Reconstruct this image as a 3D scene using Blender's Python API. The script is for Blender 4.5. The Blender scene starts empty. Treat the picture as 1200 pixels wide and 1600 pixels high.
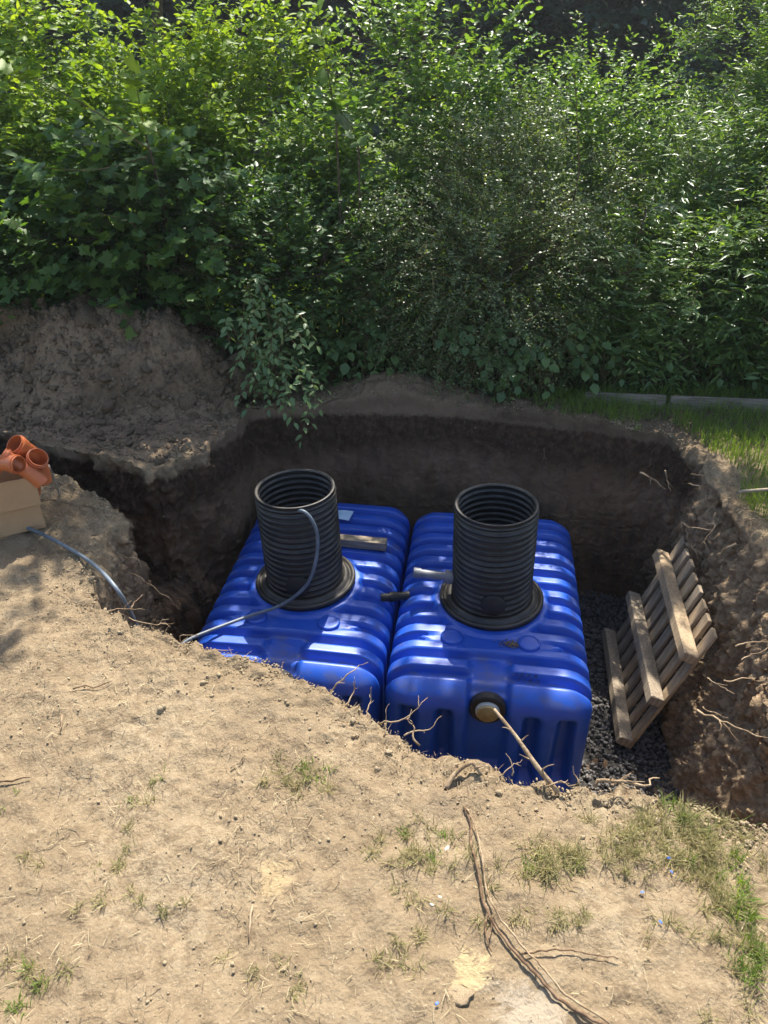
import bpy, math, random
import numpy as np
from mathutils import Vector, Matrix
R = math.radians
random.seed(7)
rng = np.random.default_rng(11)
scene = bpy.context.scene
COL = scene.collection

# ---------------------------------------------------------------- camera
CAM_H, PITCH = 2.4, R(32)
camd = bpy.data.cameras.new('camera'); cam = bpy.data.objects.new('camera', camd); COL.objects.link(cam)
cam.location = (0, 0, CAM_H); cam.rotation_euler = (R(90) - PITCH, 0, 0)
camd.sensor_fit = 'VERTICAL'; camd.sensor_height = 24; camd.lens = 18
camd.clip_start = 0.05; camd.clip_end = 500
scene.camera = cam
# ---------------------------------------------------------------- light
SUN_AZ, SUN_EL = R(9), R(57)
world = bpy.data.worlds.new('World'); scene.world = world; world.use_nodes = True
wn = world.node_tree.nodes; wl = world.node_tree.links
sky = wn.new('ShaderNodeTexSky'); sky.sky_type = 'NISHITA'; sky.sun_disc = False
sky.sun_elevation = SUN_EL; sky.sun_rotation = SUN_AZ; sky.dust_density = 1.5
wl.new(sky.outputs[0], wn['Background'].inputs[0]); wn['Background'].inputs[1].default_value = 0.12
sund = bpy.data.lights.new('sun', 'SUN'); sun = bpy.data.objects.new('sun', sund); COL.objects.link(sun)
sund.energy = 5.0; sund.angle = R(0.45); sund.color = (1.0, 0.94, 0.85)
TO_SUN = Vector((math.sin(SUN_AZ) * math.cos(SUN_EL), math.cos(SUN_AZ) * math.cos(SUN_EL), math.sin(SUN_EL)))
sun.rotation_euler = TO_SUN.to_track_quat('Z', 'Y').to_euler(); sun.location = TO_SUN * 30
scene.view_settings.view_transform = 'Standard'; scene.view_settings.look = 'None'
scene.view_settings.exposure = 1.1; scene.view_settings.gamma = 1.0; scene.view_settings.use_curve_mapping = False
scene.render.engine = 'CYCLES'
cy = scene.cycles
cy.use_denoising = True; cy.max_bounces = 4; cy.diffuse_bounces = 2; cy.glossy_bounces = 2; cy.use_adaptive_sampling = True; cy.adaptive_threshold = .04
cy.transmission_bounces = 4; cy.transparent_max_bounces = 4; cy.sample_clamp_indirect = 6

# ---------------------------------------------------------------- helpers
def px(x, y, z=None, Y=None):
    u = (x - 600) / 1200; v = (y - 800) / 1200
    c, s = math.cos(PITCH), math.sin(PITCH)
    d = Vector((u, c - v * s, -(s + v * c)))
    t = (z - CAM_H) / d.z if z is not None else Y / d.y
    return Vector((0, 0, CAM_H)) + d * t

def hash3(ix, iy, iz, seed):
    h = (ix.astype(np.int64) * 374761393 + iy.astype(np.int64) * 668265263 + iz.astype(np.int64) * 2147483647 + seed * 974634541) & 0xFFFFFFFF
    h = ((h ^ (h >> 13)) * 1274126177) & 0xFFFFFFFF
    h = ((h ^ (h >> 16)) * 2246822519) & 0xFFFFFFFF
    return ((h ^ (h >> 15)) & 0xFFFFFF) / float(0xFFFFFF)

def vnoise(p, f, seed=0):
    q = np.asarray(p, float) * f
    i = np.floor(q).astype(np.int64); w = q - i; w = w * w * w * (w * (w * 6 - 15) + 10)
    out = 0
    for dx in (0, 1):
        wx = w[:, 0] if dx else 1 - w[:, 0]
        for dy in (0, 1):
            wy = w[:, 1] if dy else 1 - w[:, 1]
            for dz in (0, 1):
                wz = w[:, 2] if dz else 1 - w[:, 2]
                out = out + wx * wy * wz * hash3(i[:, 0] + dx, i[:, 1] + dy, i[:, 2] + dz, seed)
    return out * 2 - 1

def fbm(p, f, octv=4, gain=0.5, seed=0):
    a, s = 1.0, 0
    for k in range(octv):
        s = s + a * vnoise(p, f * 2.03 ** k, seed + k * 17); a *= gain
    return s

def p3(x, y): return np.stack([x, y, np.zeros_like(x)], 1)

def sstep(a, b, x):
    t = np.clip((x - a) / (b - a), 0, 1); return t * t * (3 - 2 * t)

def mesh_np(name, V, F, smooth=False):
    """V (n,3); F (m,k) int array with k = 3 or 4."""
    V = np.asarray(V, np.float32); F = np.asarray(F, np.int32)
    me = bpy.data.meshes.new(name); k = F.shape[1]
    me.vertices.add(len(V)); me.vertices.foreach_set('co', V.ravel())
    me.loops.add(F.size); me.loops.foreach_set('vertex_index', F.ravel())
    me.polygons.add(len(F)); me.polygons.foreach_set('loop_start', np.arange(0, F.size, k, dtype=np.int32))
    if smooth: me.polygons.foreach_set('use_smooth', np.ones(len(F), bool))
    me.update(calc_edges=True); me.validate()
    return me

def mesh_py(name, V, F, smooth=False):
    me = bpy.data.meshes.new(name); me.from_pydata([tuple(v) for v in V], [], F); me.update()
    if smooth:
        for p in me.polygons: p.use_smooth = True
    return me

def link(name, me, mat=None, parent=None, loc=None, rot=None, scale=None):
    o = bpy.data.objects.new(name, me); COL.objects.link(o)
    if mat is not None and me is not None and not me.materials: me.materials.append(mat)
    if parent is not None: o.parent = parent
    if loc is not None: o.location = loc
    if rot is not None: o.rotation_euler = rot
    if scale is not None: o.scale = scale if hasattr(scale, '__len__') else (scale,) * 3
    return o

def tag(o, label=None, cat=None, group=None, kind=None):
    if label: o['label'] = label
    if cat: o['category'] = cat
    if group: o['group'] = group
    if kind: o['kind'] = kind
    return o

def empty(name, loc=(0, 0, 0), rot=(0, 0, 0)):
    o = bpy.data.objects.new(name, None); COL.objects.link(o); o.location = loc; o.rotation_euler = rot
    o.empty_display_size = 0.1
    return o

class MB:
    def __init__(s): s.v = []; s.f = []
    def add(s, V, F):
        b = len(s.v); s.v += [tuple(v) for v in V]; s.f += [tuple(i + b for i in f) for f in F]
    def box(s, c, d, bev=0.004, rot=None, jit=0.0):
        hx, hy, hz = d[0] / 2, d[1] / 2, d[2] / 2; b = min(bev, hx * .8, hy * .8, hz * .8)
        V = []; idx = {}
        for sx in (-1, 1):
            for sy in (-1, 1):
                for sz in (-1, 1):
                    for ax in range(3):
                        e = [hx - b, hy - b, hz - b]; e[ax] += b
                        p = Vector((sx * e[0], sy * e[1], sz * e[2]))
                        if jit: p += Vector([random.uniform(-jit, jit) for _ in range(3)])
                        idx[(sx, sy, sz, ax)] = len(V); V.append(p)
        F = []
        for ax in range(3):
            o1, o2 = (ax + 1) % 3, (ax + 2) % 3
            for sg in (-1, 1):
                q = []
                for a, c2 in ((-1, -1), (1, -1), (1, 1), (-1, 1)):
                    k = [0, 0, 0]; k[ax] = sg; k[o1] = a; k[o2] = c2; q.append(idx[(*k, ax)])
                F.append(q if sg > 0 else q[::-1])
        for ax in range(3):                       # edges
            o1, o2 = (ax + 1) % 3, (ax + 2) % 3
            for a in (-1, 1):
                for c2 in (-1, 1):
                    k0 = [0, 0, 0]; k1 = [0, 0, 0]
                    k0[ax] = -1; k1[ax] = 1
                    for k in (k0, k1): k[o1] = a; k[o2] = c2
                    q = [idx[(*k0, o1)], idx[(*k1, o1)], idx[(*k1, o2)], idx[(*k0, o2)]]
                    F.append(q if a * c2 > 0 else q[::-1])
        for sx in (-1, 1):
            for sy in (-1, 1):
                for sz in (-1, 1):
                    q = [idx[(sx, sy, sz, 0)], idx[(sx, sy, sz, 1)], idx[(sx, sy, sz, 2)]]
                    F.append(q if sx * sy * sz > 0 else q[::-1])
        M = rot if rot is not None else Matrix.Identity(3)
        s.add([M @ p + Vector(c) for p in V], F); return s
    def tube(s, pts, rad, n=8, cap=True):
        pts = [Vector(p) for p in pts]; N = len(pts)
        rad = rad if hasattr(rad, '__len__') else [rad] * N
        V = []; F = []; up = None
        for i, p in enumerate(pts):
            t = (pts[min(i + 1, N - 1)] - pts[max(i - 1, 0)]).normalized()
            if up is None: up = t.orthogonal().normalized()
            up = (up - t * up.dot(t)); up = up.normalized() if up.length > 1e-6 else t.orthogonal().normalized()
            bi = t.cross(up)
            for k in range(n):
                a = 2 * math.pi * k / n
                V.append(p + (up * math.cos(a) + bi * math.sin(a)) * rad[i])
        for i in range(N - 1):
            for k in range(n):
                F.append((i * n + k, i * n + (k + 1) % n, (i + 1) * n + (k + 1) % n, (i + 1) * n + k))
        if cap:
            F.append(tuple(range(n))[::-1]); F.append(tuple((N - 1) * n + k for k in range(n)))
        s.add(V, F); return s
    def lathe(s, prof, n=48, M=None, closed=False):
        V = []; F = []; m = len(prof)
        for r, z in prof:
            for k in range(n):
                a = 2 * math.pi * k / n; p = Vector((r * math.cos(a), r * math.sin(a), z))
                V.append(M @ p if M is not None else p)
        for i in range(m - 1 + (1 if closed else 0)):
            i2 = (i + 1) % m
            for k in range(n):
                F.append((i * n + k, i * n + (k + 1) % n, i2 * n + (k + 1) % n, i2 * n + k))
        s.add(V, F); return s
    def mesh(s, name, smooth=False): return mesh_py(name, s.v, s.f, smooth)
    def build(s, name, mat, parent=None, smooth=False, **k): return link(name, s.mesh(name, smooth), mat, parent, **k)

def smooth_by_angle(o, ang=35):
    me = o.data
    me.polygons.foreach_set('use_smooth', np.ones(len(me.polygons), bool))
    try: me.set_sharp_from_angle(angle=R(ang))
    except Exception: pass

def catmull(pts, n):
    pts = [Vector(p) for p in pts]; P = [pts[0] * 2 - pts[1]] + pts + [pts[-1] * 2 - pts[-2]]; out = []
    for i in range(1, len(P) - 2):
        for k in range(n):
            t = k / n; a, b, c, d = P[i - 1], P[i], P[i + 1], P[i + 2]
            out.append(0.5 * ((2 * b) + (c - a) * t + (2 * a - 5 * b + 4 * c - d) * t * t + (3 * b - a - 3 * c + d) * t ** 3))
    out.append(pts[-1]); return out

# ---------------------------------------------------------------- materials
class NT:
    def __init__(s, name):
        s.m = bpy.data.materials.new(name); s.m.use_nodes = True; s.t = s.m.node_tree
        s.b = s.t.nodes['Principled BSDF']; s.out = s.t.nodes['Material Output']
    def n(s, typ, **k):
        o = s.t.nodes.new('ShaderNode' + typ)
        for a, v in k.items(): setattr(o, a, v)
        return o
    def set(s, sock, v):
        if isinstance(v, bpy.types.NodeSocket): s.t.links.new(v, sock)
        elif hasattr(v, '__len__') and sock.type == 'RGBA': sock.default_value = (*v[:3], 1)
        else: sock.default_value = v
    def coord(s, kind='Object'): return s.n('TexCoord').outputs[kind]
    def pos(s): return s.n('NewGeometry').outputs['Position']
    def scale(s, vec, sc):
        m = s.n('Mapping'); s.set(m.inputs[0], vec); m.inputs['Scale'].default_value = sc; return m.outputs[0]
    def noise(s, vec, scale, detail=4, rough=.55, dist=0):
        n = s.n('TexNoise'); s.set(n.inputs['Vector'], vec); n.inputs['Scale'].default_value = scale
        n.inputs['Detail'].default_value = detail; n.inputs['Roughness'].default_value = rough; n.inputs['Distortion'].default_value = dist
        return n.outputs['Fac']
    def ramp(s, f, stops):
        r = s.n('ValToRGB'); s.set(r.inputs[0], f); e = r.color_ramp.elements
        while len(e) < len(stops): e.new(0.5)
        for el, (p, c) in zip(e, stops):
            el.position = p; el.color = (*c, 1) if hasattr(c, '__len__') else (c, c, c, 1)
        return r.outputs[0]
    def mix(s, f, a, b, mode='MIX'):
        m = s.n('Mix', data_type='RGBA', blend_type=mode)
        s.set(m.inputs[0], f); s.set(m.inputs[6], a); s.set(m.inputs[7], b); return m.outputs[2]
    def math(s, op, a, b=0.0, c=0.0):
        m = s.n('Math', operation=op); s.set(m.inputs[0], a); s.set(m.inputs[1], b); s.set(m.inputs[2], c); return m.outputs[0]
    def mrange(s, v, a, b, c=0., d=1.):
        m = s.n('MapRange', interpolation_type='SMOOTHSTEP'); s.set(m.inputs[0], v)
        for i, x in enumerate((a, b, c, d)): m.inputs[i + 1].default_value = x
        return m.outputs[0]
    def sep(s, v):
        x = s.n('SeparateXYZ'); s.set(x.inputs[0], v); return x.outputs
    def bump(s, h, strength=.5, dist=.01, prev=None):
        b = s.n('Bump'); s.set(b.inputs['Height'], h); b.inputs['Strength'].default_value = strength; b.inputs['Distance'].default_value = dist
        if prev is not None: s.set(b.inputs['Normal'], prev)
        s.set(s.b.inputs['Normal'], b.outputs[0]); return b.outputs[0]
    def base(s, c, rough=.7, spec=None):
        s.set(s.b.inputs['Base Color'], c); s.set(s.b.inputs['Roughness'], rough)
        if spec is not None: s.b.inputs['Specular IOR Level'].default_value = spec
        return s

def soil_mat(name, heap=False):
    m = NT(name); P = m.pos(); X, Y, Z = m.sep(P)
    big = m.noise(P, 1.7, 7, .6); fine = m.noise(P, 26, 6, .65); speck = m.noise(P, 120, 3, .6)
    dry = m.ramp(big, [(.30, (.19, .140, .083)), (.5, (.265, .20, .122)), (.72, (.34, .27, .173))])
    dry = m.mix(m.mrange(fine, .42, .66), dry, (.205, .15, .09))
    dry = m.mix(m.mrange(speck, .6, .75), dry, (.43, .355, .235))
    patch = m.noise(P, .9, 6, .65, .6)
    dry = m.mix(m.mrange(patch, .5, .68, 0, .7), dry, (.195, .145, .09))
    smear = m.noise(m.scale(P, (1, 1.8, 1)), 7, 7, .7, .8)
    dry = m.mix(m.mrange(smear, .54, .66, 0, .75), dry, (.125, .09, .055))
    dry = m.mix(m.mrange(m.noise(P, 14, 5, .7), .58, .70, 0, .5), dry, (.37, .30, .195))
    def blot(u, v, r, c, f):
        nonlocal dry
        p = px(u, v, z=0); d = m.n('VectorMath', operation='DISTANCE'); m.set(d.inputs[0], P); d.inputs[1].default_value = p
        dd = m.math('ADD', d.outputs['Value'], m.math('MULTIPLY_ADD', smear, .45, -.225))
        dry = m.mix(m.mrange(dd, r, r * .35, 0, f), dry, c)
    blot(815, 1575, .13, (.40, .345, .26), .6); blot(742, 1508, .05, (.46, .36, .19), .7); blot(430, 1370, .08, (.40, .30, .16), .6); blot(690, 1250, .09, (.20, .15, .095), .7); blot(470, 1100, .16, (.22, .165, .10), .6)
    if heap:
        col = m.mix(m.mrange(big, .35, .65), (.17, .115, .068), (.29, .205, .128))
        col = m.mix(m.mrange(fine, .45, .65, 0, .7), col, (.10, .068, .042))
        col = m.mix(m.mrange(speck, .6, .75, 0, .6), col, (.33, .27, .2))
    else:
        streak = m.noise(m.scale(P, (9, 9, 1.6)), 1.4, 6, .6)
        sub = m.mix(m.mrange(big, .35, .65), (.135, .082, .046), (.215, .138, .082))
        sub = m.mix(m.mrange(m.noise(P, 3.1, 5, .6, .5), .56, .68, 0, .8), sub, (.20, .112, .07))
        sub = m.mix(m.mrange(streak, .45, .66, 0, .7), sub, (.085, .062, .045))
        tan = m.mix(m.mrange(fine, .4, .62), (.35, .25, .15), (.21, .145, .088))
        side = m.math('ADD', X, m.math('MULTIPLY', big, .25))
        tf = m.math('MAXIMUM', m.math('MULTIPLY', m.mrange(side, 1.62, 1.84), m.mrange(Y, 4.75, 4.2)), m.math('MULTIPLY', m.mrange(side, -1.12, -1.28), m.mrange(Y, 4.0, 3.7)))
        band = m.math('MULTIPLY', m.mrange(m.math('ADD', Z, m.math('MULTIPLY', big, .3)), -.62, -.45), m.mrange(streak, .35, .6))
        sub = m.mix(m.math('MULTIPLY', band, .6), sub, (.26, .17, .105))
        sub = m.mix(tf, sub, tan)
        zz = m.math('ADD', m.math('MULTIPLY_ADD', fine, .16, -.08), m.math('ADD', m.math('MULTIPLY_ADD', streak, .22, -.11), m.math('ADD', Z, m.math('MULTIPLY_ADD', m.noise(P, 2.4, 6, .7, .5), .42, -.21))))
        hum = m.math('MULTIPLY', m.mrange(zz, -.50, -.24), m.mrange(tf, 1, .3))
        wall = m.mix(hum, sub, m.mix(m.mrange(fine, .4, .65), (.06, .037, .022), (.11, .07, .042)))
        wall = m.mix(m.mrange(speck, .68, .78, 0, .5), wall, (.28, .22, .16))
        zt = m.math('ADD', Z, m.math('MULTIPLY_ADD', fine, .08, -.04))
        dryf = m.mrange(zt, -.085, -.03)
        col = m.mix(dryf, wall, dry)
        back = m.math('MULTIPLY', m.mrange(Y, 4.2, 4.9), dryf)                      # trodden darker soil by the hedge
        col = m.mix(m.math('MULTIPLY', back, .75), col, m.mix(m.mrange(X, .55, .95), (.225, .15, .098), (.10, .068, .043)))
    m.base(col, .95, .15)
    b = m.bump(m.noise(P, 45, 6, .7), .7, .018)
    v = m.n('TexVoronoi'); m.set(v.inputs['Vector'], P); v.inputs['Scale'].default_value = 75
    m.bump(v.outputs['Distance'], .35, .008, b)
    return m.m

def simple(name, c1, c2, scale=8, rough=.7, spec=.3, bump=0, bscale=60, bdist=.004, stretch=(1, 1, 1), per_island=False, metallic=0):
    m = NT(name); P = m.scale(m.coord(), stretch)
    f = m.noise(P, scale, 5, .6)
    col = m.mix(m.mrange(f, .35, .65), c1, c2)
    if per_island:
        r = m.n('NewGeometry').outputs['Random Per Island']
        col = m.mix(r, m.mix(.5, c1, c2, 'MIX'), col); col = m.mix(m.math('MULTIPLY', r, .8), col, c2)
    m.base(col, rough, spec); m.b.inputs['Metallic'].default_value = metallic
    if bump: m.bump(m.noise(P, bscale, 5, .65), bump, bdist)
    return m.m

def leaf_mat(name, c1, c2, c3=None, trans=.38, tint=(1.65, 1.6, .45), rough=.38, spec=.5):
    m = NT(name); g = m.n('NewGeometry'); r = g.outputs['Random Per Island']; o = m.n('ObjectInfo').outputs['Random']
    r2 = m.math('FRACT', m.math('ADD', m.math('MULTIPLY', o, 7.3), r))
    col = m.ramp(r2, [(0, c1), (.6, c2), (1, c3 or c2)])
    big = m.noise(m.pos(), 1.6, 3, .5)
    col = m.mix(m.mrange(big, .35, .65, 0, .5), col, c1)
    k1 = .85 / (1 - trans); k2 = .62 / trans
    m.base(m.mix(1.0, col, (k1, k1, k1), 'MULTIPLY'), rough, spec)
    tr = m.n('BsdfTranslucent'); m.set(tr.inputs[0], m.mix(1.0, col, tuple(t * k2 for t in tint), 'MULTIPLY'))
    mx = m.n('MixShader'); mx.inputs[0].default_value = trans
    m.t.links.new(m.b.outputs[0], mx.inputs[1]); m.t.links.new(tr.outputs[0], mx.inputs[2]); m.t.links.new(mx.outputs[0], m.out.inputs[0])
    return m.m

M = {}
M['soil'] = soil_mat('soil'); M['heap'] = soil_mat('heap_soil', True)
M['crumb'] = simple('soil_crumbs', (.25, .185, .11), (.38, .30, .19), 5, .95, .1, .5, 60, .006, per_island=True)
M['clod'] = simple('soil_clod', (.14, .10, .064), (.27, .20, .13), 9, .95, .1, .8, 40, .012)
M['gravel'] = simple('dark_gravel', (.035, .033, .03), (.16, .15, .14), 4, .75, .3, .3, 60, .004, per_island=True)
M['gravel_bed'] = simple('gravel_bed', (.03, .027, .024), (.07, .064, .058), 30, .9, .2, .8, 45, .02)
M['root'] = simple('dry_root', (.20, .135, .078), (.40, .30, .19), 22, .9, .15, .6, 90, .004)
M['root_dark'] = simple('brown_root', (.11, .068, .04), (.24, .16, .098), 30, .9, .15, .6, 90, .004)
M['straw'] = simple('straw', (.26, .20, .11), (.41, .34, .205), 3, .8, .25, per_island=True)
M['straw_dark'] = simple('dark_litter', (.11, .075, .045), (.23, .165, .10), 3, .9, .2, per_island=True)
M['wood'] = simple('pallet_wood', (.30, .215, .13), (.46, .35, .225), 5, .8, .25, .5, 30, .004, (1.5, 14, 14))
M['wood_grey'] = simple('weathered_wood', (.23, .18, .125), (.38, .31, .225), 5, .85, .25, .6, 30, .004, (1.5, 14, 14))
M['board'] = simple('grey_board', (.15, .122, .09), (.26, .218, .168), 6, .9, .2, .6, 25, .004, (1, 12, 12))
M['bark'] = simple('bark', (.07, .052, .038), (.15, .115, .085), 20, .9, .15, .7, 50, .006, (3, 3, 1))
M['twig'] = simple('green_twig', (.09, .085, .035), (.16, .12, .06), 20, .8, .2)
M['cardboard'] = simple('cardboard', (.40, .245, .125), (.47, .30, .165), 3, .85, .2, .15, 120, .001)
M['tape'] = simple('packing_tape', (.40, .27, .16), (.46, .32, .2), 3, .3, .5)
M['pvc'] = simple('orange_pvc', (.42, .105, .032), (.50, .14, .045), 4, .38, .5)
M['black'] = simple('black_plastic', (.006, .006, .0065), (.015, .0145, .014), 6, .40, .5, .1, 40, .002)
def riser_mat():
    m = NT('dusty_black_plastic'); P = m.coord(); _, _, nz = m.sep(m.n('NewGeometry').outputs['Normal'])
    f = m.math('MULTIPLY', m.mrange(nz, .05, .8), m.mrange(m.noise(P, 9, 6, .7), .35, .65, .1, .7))
    st_ = m.math('MULTIPLY', m.mrange(m.noise(m.scale(P, (6, 6, .8)), 3, 6, .7), .56, .7), .25)
    col = m.mix(m.math('MAXIMUM', f, st_), (.008, .008, .0085), (.085, .072, .056))
    m.base(col, m.mrange(m.noise(P, 12, 4, .6), .3, .7, .32, .6), .5); m.bump(m.noise(P, 50, 4, .6), .1, .002); return m.m
M['black'] = riser_mat()
M['black_dull'] = simple('black_rubber', (.012, .012, .012), (.028, .027, .025), 8, .6, .4)
M['grey_pipe'] = simple('grey_plastic', (.13, .135, .15), (.2, .205, .22), 8, .45, .5)
M['hose'] = simple('blue_grey_hose', (.09, .115, .14), (.16, .19, .215), 6, .45, .5)
M['cap'] = simple('brass_cap', (.27, .205, .085), (.35, .275, .12), 20, .5, .5)
M['cap_rim'] = simple('pale_cap_rim', (.42, .45, .42), (.5, .52, .48), 8, .4, .5)
M['paper'] = simple('pale_blue_paper', (.42, .58, .75), (.5, .66, .82), 4, .7, .3)
M['white'] = simple('white_scrap', (.42, .39, .34), (.55, .52, .46), 9, .7, .3)
M['bluebit'] = simple('blue_scrap', (.04, .12, .5), (.07, .2, .6), 9, .5, .4)
M['ink'] = simple('dark_ink', (.015, .016, .03), (.03, .03, .05), 9, .6, .3)
M['metal'] = simple('dull_metal', (.36, .33, .29), (.5, .46, .4), 12, .5, .5, metallic=.5)
M['stone'] = simple('field_stone', (.24, .175, .10), (.34, .26, .16), 9, .85, .25, .3, 40, .005)

def tank_mat():
    m = NT('blue_polyethylene'); P = m.coord(); W = m.pos()
    n1 = m.noise(P, 3, 5, .6); n2 = m.noise(P, 38, 6, .7)
    col = m.mix(m.mrange(n1, .3, .7), (.006, .066, .40), (.009, .088, .52))
    _, _, nz = m.sep(m.n('NewGeometry').outputs['Normal'])
    dust = m.math('MULTIPLY', m.mrange(m.noise(P, 6, 7, .7), .5, .72), m.math('MULTIPLY', m.mrange(nz, .3, 1), .34))
    col = m.mix(dust, col, (.10, .12, .18))
    _, _, oz = m.sep(P)
    gro = m.math('MULTIPLY', m.math('MULTIPLY', m.mrange(oz, TH - .012, TH - .05), m.mrange(oz, TH - .12, TH - .07)), m.mrange(m.noise(P, 11, 6, .7), .42, .62, 0, .45))
    col = m.mix(m.math('MULTIPLY', gro, m.mrange(nz, .2, .8)), col, (.10, .085, .07))
    spot = m.math('MULTIPLY', m.mrange(n2, .67, .74), m.mrange(nz, .6, 1, 0, .7))
    col = m.mix(spot, col, (.035, .03, .03))
    m.base(col, m.mrange(m.noise(P, 9, 5, .6), .3, .7, .36, .5), .65)
    m.bump(m.noise(P, 70, 4, .6), .06, .003)
    return m.m

LEAF = {
 'maple': leaf_mat('maple_leaf', (.035, .075, .022), (.06, .12, .03), (.10, .17, .035), .42, rough=.5, spec=.35),
 'broad': leaf_mat('broad_leaf', (.035, .075, .024), (.06, .12, .032), (.09, .15, .04), .42, rough=.42, spec=.45),
 'lime': leaf_mat('lime_leaf', (.075, .135, .02), (.13, .20, .028), (.20, .26, .04), .55, (1.9, 1.75, .45), .5, .35),
 'tiny': leaf_mat('tiny_glossy_leaf', (.055, .09, .035), (.10, .14, .055), (.17, .20, .09), .36, rough=.38, spec=.55),
 'lance': leaf_mat('lance_leaf', (.045, .09, .026), (.08, .14, .036), (.125, .18, .05), .45, rough=.36, spec=.6),
 'bramble': leaf_mat('bramble_leaf', (.06, .11, .042), (.095, .16, .055), (.13, .195, .065), .34, rough=.45, spec=.4),
 'pale': leaf_mat('pale_shrub_leaf', (.085, .145, .06), (.13, .20, .08), (.18, .25, .10), .36, rough=.42, spec=.45),
 'ash': leaf_mat('ash_leaf', (.06, .115, .028), (.095, .165, .038), (.15, .21, .05), .5, (1.75, 1.7, .5), .4, .45),
 'dark': leaf_mat('far_dark_leaf', (.02, .042, .028), (.03, .06, .036), (.045, .075, .04), .2),
 'grass': leaf_mat('grass_blade', (.07, .12, .022), (.115, .175, .03), (.18, .23, .06), .42, (1.5, 1.5, .45), .5, .3),
 'drygrass': leaf_mat('fading_grass_blade', (.15, .15, .06), (.24, .205, .10), (.36, .29, .165), .3, (1.1, 1.1, .7), .7, .2),
 'meadow': leaf_mat('meadow_blade', (.10, .17, .025), (.16, .24, .035), (.22, .29, .06), .5, (1.4, 1.4, .5), .5, .3),
}

# ================================================================ terrain with the pit
FLOOR = -1.47; BENCH = -.78
# rim x,y,z | upper foot x,y | bench mouth x,y | base x,y
def st(rx, ry, bx, by, rz=0., f=None, mo=None):
    f = f or (rx * .5 + bx * .5, ry * .5 + by * .5)
    mo = mo or (f[0] * .93 + bx * .07, f[1] * .93 + by * .07)
    return (rx, ry, rz, *f, *mo, bx, by)
S = np.array([
 st(-1.43, 2.95, -1.36, 3.0), st(-1.07, 2.72, -1.06, 2.82), st(-.84, 2.63, -.83, 2.72), st(-.56, 2.55, -.56, 2.66), st(-.26, 2.42, -.26, 2.53),
 st(-.04, 2.29, -.04, 2.40), st(.16, 2.11, .17, 2.21), st(.27, 2.02, .28, 2.14), st(.5, 1.945, .5, 2.08), st(.8, 1.90, .8, 2.05), st(1.11, 1.86, 1.1, 2.02),
 st(1.42, 1.735, 1.4, 2.0), st(1.95, 1.62, 1.62, 2.1), st(2.3, 1.95, 1.70, 2.4), st(2.3, 2.5, 1.74, 2.8), st(2.22, 3.0, 1.78, 3.2),
 st(2.13, 3.5, 1.82, 3.6, -.02), st(2.09, 4.0, 1.90, 4.1, -.03), st(2.07, 4.5, 1.96, 4.62), st(1.99, 4.82, 1.93, 4.86), st(1.55, 5.02, 1.5, 5.0),
 st(.98, 5.17, .95, 5.12), st(.45, 5.30, .4, 5.2, .02), st(-.25, 5.34, -.25, 5.24), st(-.72, 5.30, -.70, 5.22), st(-1.0, 5.24, -.95, 5.17), st(-1.05, 4.95, -.99, 4.9),
 st(-1.2, 4.62, -1.12, 4.58), st(-1.42, 4.36, -1.22, 4.2, 0, (-1.39, 4.29), (-1.27, 4.22)),
 st(-2.18, 4.66, -1.25, 4.15, 0, (-2.15, 4.58), (-1.30, 4.16)), st(-2.97, 4.98, -1.27, 4.1, 0, (-2.90, 4.9), (-1.32, 4.1)),
 st(-2.97, 4.72, -1.3, 4.02, 0, (-2.90, 4.78), (-1.35, 4.03)), st(-2.12, 4.26, -1.33, 3.95, 0, (-2.13, 4.35), (-1.38, 3.96)),
 st(-1.56, 3.84, -1.37, 3.87, 0, (-1.5, 3.9), (-1.42, 3.88)), st(-1.52, 3.4, -1.38, 3.42)])
n0 = len(S); Sc = np.vstack([S, S[:1]])
seg = np.hypot(*(Sc[1:, :2] - Sc[:-1, :2]).T); cum = np.r_[0, np.cumsum(seg)]
NC = 1150
sv = np.linspace(0, cum[-1], NC, endpoint=False)
def loopcat(col):
    k = np.searchsorted(cum, sv, 'right') - 1; t = (sv - cum[k]) / seg[k]
    a, b, c, d = S[(k - 1) % n0, col], S[k % n0, col], S[(k + 1) % n0, col], S[(k + 2) % n0, col]
    ct = .5 * (2 * b + (c - a) * t + (2 * a - 5 * b + 4 * c - d) * t * t + (3 * b - a - 3 * c + d) * t ** 3)
    return .55 * ct + .45 * (b + (c - b) * t)
ST = np.stack([loopcat(c) for c in range(9)], 1)
rim = ST[:, :2]; tang = np.roll(rim, -1, 0) - np.roll(rim, 1, 0); tang /= np.linalg.norm(tang, axis=1)[:, None]
outn = np.stack([tang[:, 1], -tang[:, 0]], 1)
z0 = np.zeros(NC)
jit = .028 * fbm(np.c_[rim, z0], 2.6, 2, .5, 3) + .024 * fbm(np.c_[rim, z0], 10, 3, .6, 5)
jit = jit * (1 - .6 * sstep(4.5, 4.9, rim[:, 1]))
RIM = rim + outn * jit[:, None]
MID = ST[:, 3:5] + outn * (jit * .5)[:, None]; MOU = ST[:, 5:7]; BAS = ST[:, 7:9]
PC = np.array([.3, 3.4])

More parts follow.
